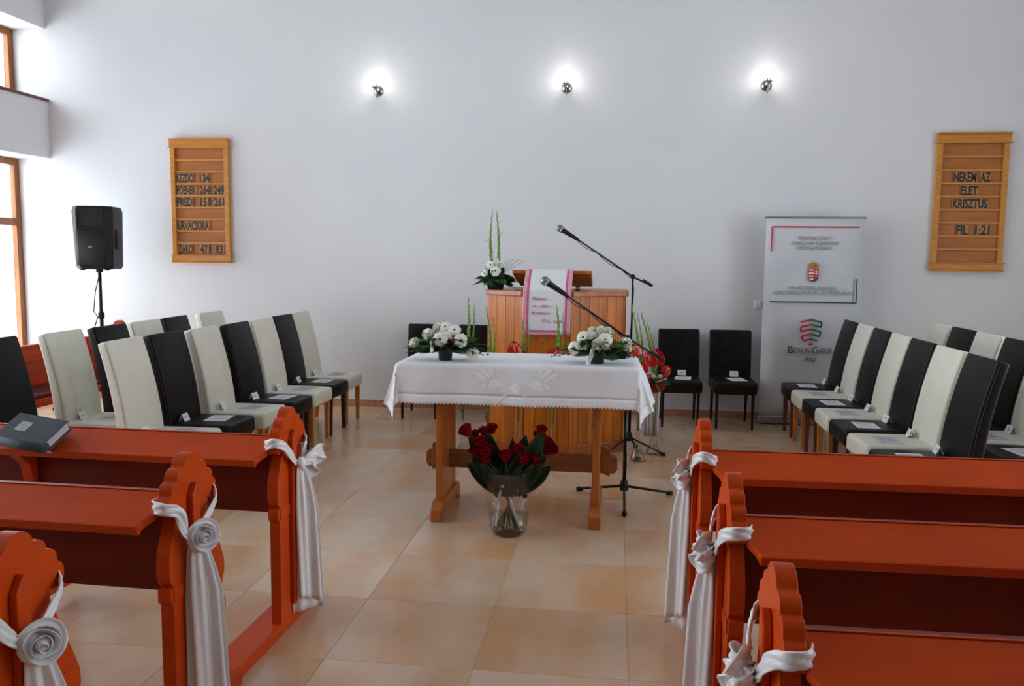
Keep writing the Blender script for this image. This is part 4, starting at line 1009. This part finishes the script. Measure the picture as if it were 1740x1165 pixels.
# trumpet vases with red anthuriums in front of the podium
def anthurium(parent, c, n, s):
    rows = []
    for i in range(9):
        v = i/8; row = []
        for j in range(9):
            q = (j/8-.5)*2; w = s*(.62*sin(pi*min(1, v*.86+.14))**.65)*(1.05-.25*v); y = s*(1.15*v-.35)+s*.18*(abs(q)**1.5)*(1-v)*-1.2
            row.append((w*q, y, s*.16*q*q+s*.10*sin(pi*v)))
        rows.append(row)
    X = Matrix.Translation(c) @ orient(n) @ Matrix.Rotation(random.uniform(-.5, .5), 4, 'Z')
    a = MB().sheet(rows).xf(X).build('anthurium', 'redflower', parent, solid=.0015, fix=False)
    MB().tube([X @ Vector((0, -.02*s, .10*s)), X @ Vector((0, .2*s, .32*s)), X @ Vector((0, .5*s, .42*s))], [.007, .0065, .003], 8).build('spadix', 'spadix', a)
    return a
def trumpet(x, y, H, label, tip_dx, tip_z, anth, seed, collar=False):
    random.seed(seed)
    v = thing('trumpet_vase', 'clear glass trumpet vase '+label, 'vase', (x, y, 0), 0, 'tall glass trumpet vases in front of the podium')
    prof = [(.062, .002), (.066, .010), (.058, .035), (.034, .085), (.019, .16), (.016, .30), (.019, H*.7), (.030, H*.88), (.055, H)]
    MB().lathe([(0, .003)]+prof, 28).build('glass_body', 'vaseglass', v)
    MB().lathe([(0, .006), (.056, .012), (.050, .035), (.030, .085), (.0, .088)], 22).build('base_water', 'water', v)
    if seed % 2:
        MB().lathe([(0, .008), (.02, .014), (.036, .026), (.02, .034), (0, .036)], 10).build('leaf_in_base', 'green', v)
    b = thing('anthurium_bouquet', 'red anthurium and gladiolus bouquet '+label, 'flowers', (x, y, H), 0, 'red bouquets in the trumpet vases')
    for k in range(3): MB().tube([(.004*cos(k*2.1), .004*sin(k*2.1), -.42), (.012*cos(k*2.1), .012*sin(k*2.1), .04)], .003, 5).build('stem', 'green', b)
    glad(b, (0, .02, .0), (tip_dx, .03, tip_z-H), r=.016)
    if tip_z-H > .3: glad(b, (.02, .03, .0), (tip_dx+.045, .04, tip_z-H-.06), r=.010)
    for k in range(9):
        q = 2*pi*k/9; frond(b, (0, 0, .02), (cos(q), sin(q), random.uniform(-.1, .6)), random.uniform(.09, .16), 'green' if k % 2 else 'darkgreen', .026, droop=.5)
    for (dx, dy, dz, s, nx, nz) in anth: anthurium(b, (dx, dy, dz), (nx, -1, nz), s)
    carnation(b, (-.03, .0, .06), .026); carnation(b, (.04, .02, .05), .024)
    if collar:
        cl = []
        for i in range(25):
            q = pi+pi*i/24; cl.append([(c_*.095*cos(q), .7*c_*.095*sin(q), zz) for (c_, zz) in ((.12, -.075), (.55, -.06), (.88, -.025), (1.0, .022+.03*abs(cos(q))))])
        c = MB().sheet(cl).build('red_collar', 'redcone', b, solid=.002)
        MB().tube([r[-1] for r in cl], .0032, 6).build('cream_rim', 'trim', c)
vs_ = [(-1.20, 6.62, .70, 'at the window end of the podium', .03, 1.235, [(0, -.04, .04, .055, -.2, .6)], False),
       (-.98, 6.50, .70, 'second from the window end of the podium', -.02, 1.17, [(.0, -.05, .05, .05, .1, .4)], False),
       (-.735, 6.46, .74, 'standing behind the roses under the runner edge', .02, 1.10, [(-.02, -.06, .13, .105, -.05, .25), (.04, -.05, .09, .07, .2, .5)], False),
       (-.455, 6.42, .74, 'in the middle of the podium front', .01, 1.20, [(.0, -.06, .105, .10, .05, .25), (.05, -.03, .05, .06, .3, .7)], False),
       (-.155, 6.36, .72, 'under the boom of the front microphone', .02, 1.165, [(.0, -.05, .06, .055, .1, .4)], False),
       (.20, 6.62, .66, 'beside the altar corner, with the first red collar', -.07, 1.20, [(-.03, -.03, .20, .10, -.4, .6), (.07, -.03, .14, .10, .2, .1), (.02, -.06, .08, .07, .1, .2)], True),
       (.335, 6.86, .585, 'farthest from the windows, with an open red collar', -.12, 1.13, [(.0, -.02, .20, .115, .1, .1), (.075, .02, .10, .075, .5, .2)], True)]
for k, a in enumerate(vs_): trumpet(*a[:7], seed=20+k, collar=a[7])

# roses in the glass bucket
def rose_vase():
    v = thing('glass_bucket_vase', 'large clear glass vase on the floor before the altar table', 'vase', (-.585, 4.71, 0))
    MB().lathe([(0, .004), (.085, .004), (.098, .010), (.112, .05), (.150, .375), (.153, .382), (.147, .382), (.108, .055), (.092, .016), (0, .014)], 40).build('glass_body', 'glass', v)
    MB().tube([(.1515*cos(2*pi*k/40), .1515*sin(2*pi*k/40), .382) for k in range(41)], .0022, 6, caps=False).build('rim', 'rimglass', v)
    MB().lathe([(0, .0165), (.09, .0185), (.106, .055), (.1125, .115), (0, .115)], 32).build('water', 'water', v)
    random.seed(31)
    b = thing('rose_bouquet', 'dark red rose bouquet with big leaves in the glass vase', 'flowers', (-.585, 4.71, 0))
    heads = [(-.245, .60, -.02, .043, -.9), (-.205, .565, .03, .034, -.6), (-.155, .545, -.06, .040, -.3), (-.125, .50, -.08, .047, -.2), (-.185, .49, -.04, .040, -.5), (-.125, .46, -.09, .038, -.2), (-.11, .60, .05, .036, -.2),
             (-.01, .475, -.08, .040, 0), (.055, .50, -.05, .042, .1), (.095, .46, -.08, .043, .3), (.17, .575, .0, .038, .4), (.205, .54, -.04, .052, .8), (.225, .51, -.02, .05, .8), (.165, .455, -.07, .042, .4), (-.15, .59, .02, .032, 0), (.18, .61, .03, .032, .3)]
    for i, (x, z, y, r, nx) in enumerate(heads):
        q = rose_head(b, (x, y, z), r, (nx*.8, -.45, 1.0))
        foot = (-x*.32+random.uniform(-.02, .02), -y*.3+random.uniform(-.03, .03), .03)
        MB().tube([(x, y, z-.03), (x*.35, y*.4, .34), (0+x*.04, 0, .20), foot], .0042, 6).build('stem', 'stem', b)
    for (x, y, dx, dz, L, w) in ((-.06, -.03, -.55, 1, .40, .05), (.05, -.02, .42, 1, .45, .055), (-.02, -.07, .05, 1, .28, .042), (-.05, .03, -.25, 1, .38, .045), (.03, .05, .2, 1, .34, .05), (-.07, -.06, -.45, .9, .26, .04), (.08, -.05, .5, .9, .30, .042), (.0, -.08, .28, 1, .28, .045), (-.02, .05, -.4, 1, .42, .045), (.10, .0, .8, .8, .24, .04), (-.10, -.02, -.9, .9, .25, .035)):
        blade_leaf(b, (x*.7, y, .24), (dx, random.uniform(-.2, .1), dz), L, w, 'roseleaf', curl=random.uniform(-.05, .12))
    for k in range(16):
        q = 2*pi*k/16; blade_leaf(b, (.05*cos(q), .04*sin(q), .26), (.75*cos(q), .5*sin(q)-.15, .9), random.uniform(.2, .3), random.uniform(.022, .034), 'roseleaf', curl=random.uniform(-.05, .15))
    for k in range(12):
        q = random.uniform(0, 2*pi); rr = random.uniform(.03, .16); blade_leaf(b, (rr*cos(q)*.8, rr*sin(q)*.6-.03, random.uniform(.30, .44)), (cos(q), -.6, .35), .06, .02, 'darkgreen' if k % 3 else 'roseleaf', name='rose_leaf')
    for k in range(11):
        q = 2*pi*k/11+.2; a = Vector((.03*cos(q), .03*sin(q)-.01, .235)); e = a+Vector((.075*cos(q), .05*sin(q)-.02, random.uniform(-.06, .10)))
        p = smooth_path([a, a.lerp(e, .5)+Vector((0, 0, .03)), e]); ribbon(p, [.03]*len(p)).build('red_ribbon', 'ribbonred', b, solid=.001)
    for s in (-1, 1):
        p = smooth_path([(-.02, -.05, .30), (-.02+s*.03, -.06, .24), (-.01+s*.045, -.06, .16), (s*.07, -.05, .06)]); ribbon(p, [.012]*len(p)).build('white_ribbon', 'satin', b, solid=.001)
    MB().box(-.036, -.010, -.082, -.079, .295, .32).build('gift_tag', 'paper', b)
rose_vase()
# white gift bag standing by the wall chair
g = thing('paper_bag', 'white pleated paper standing behind the trumpet vases by the black chair', 'bag', (.345, 7.60, 0))
rows = [[(.075*u*(.85+.15*z/.4), .010*sin(u*14), z) for u in [-1+2*k/24 for k in range(25)]] for z in (0, .1, .2, .3, .42)]
MB().sheet(rows).build('pleated_front', 'paper', g, solid=.002)
MB().box(-.07, .07, .03, .034, 0, .42).build('back_sheet', 'paper', g)
MB().box(-.06, .06, -.012, .03, .42, .425).build('folded_top', 'paper', g)
for o in list(bpy.data.objects):
    if o.type == 'EMPTY' and o.get('category') and not o.children: print('EMPTY THING', o.name)
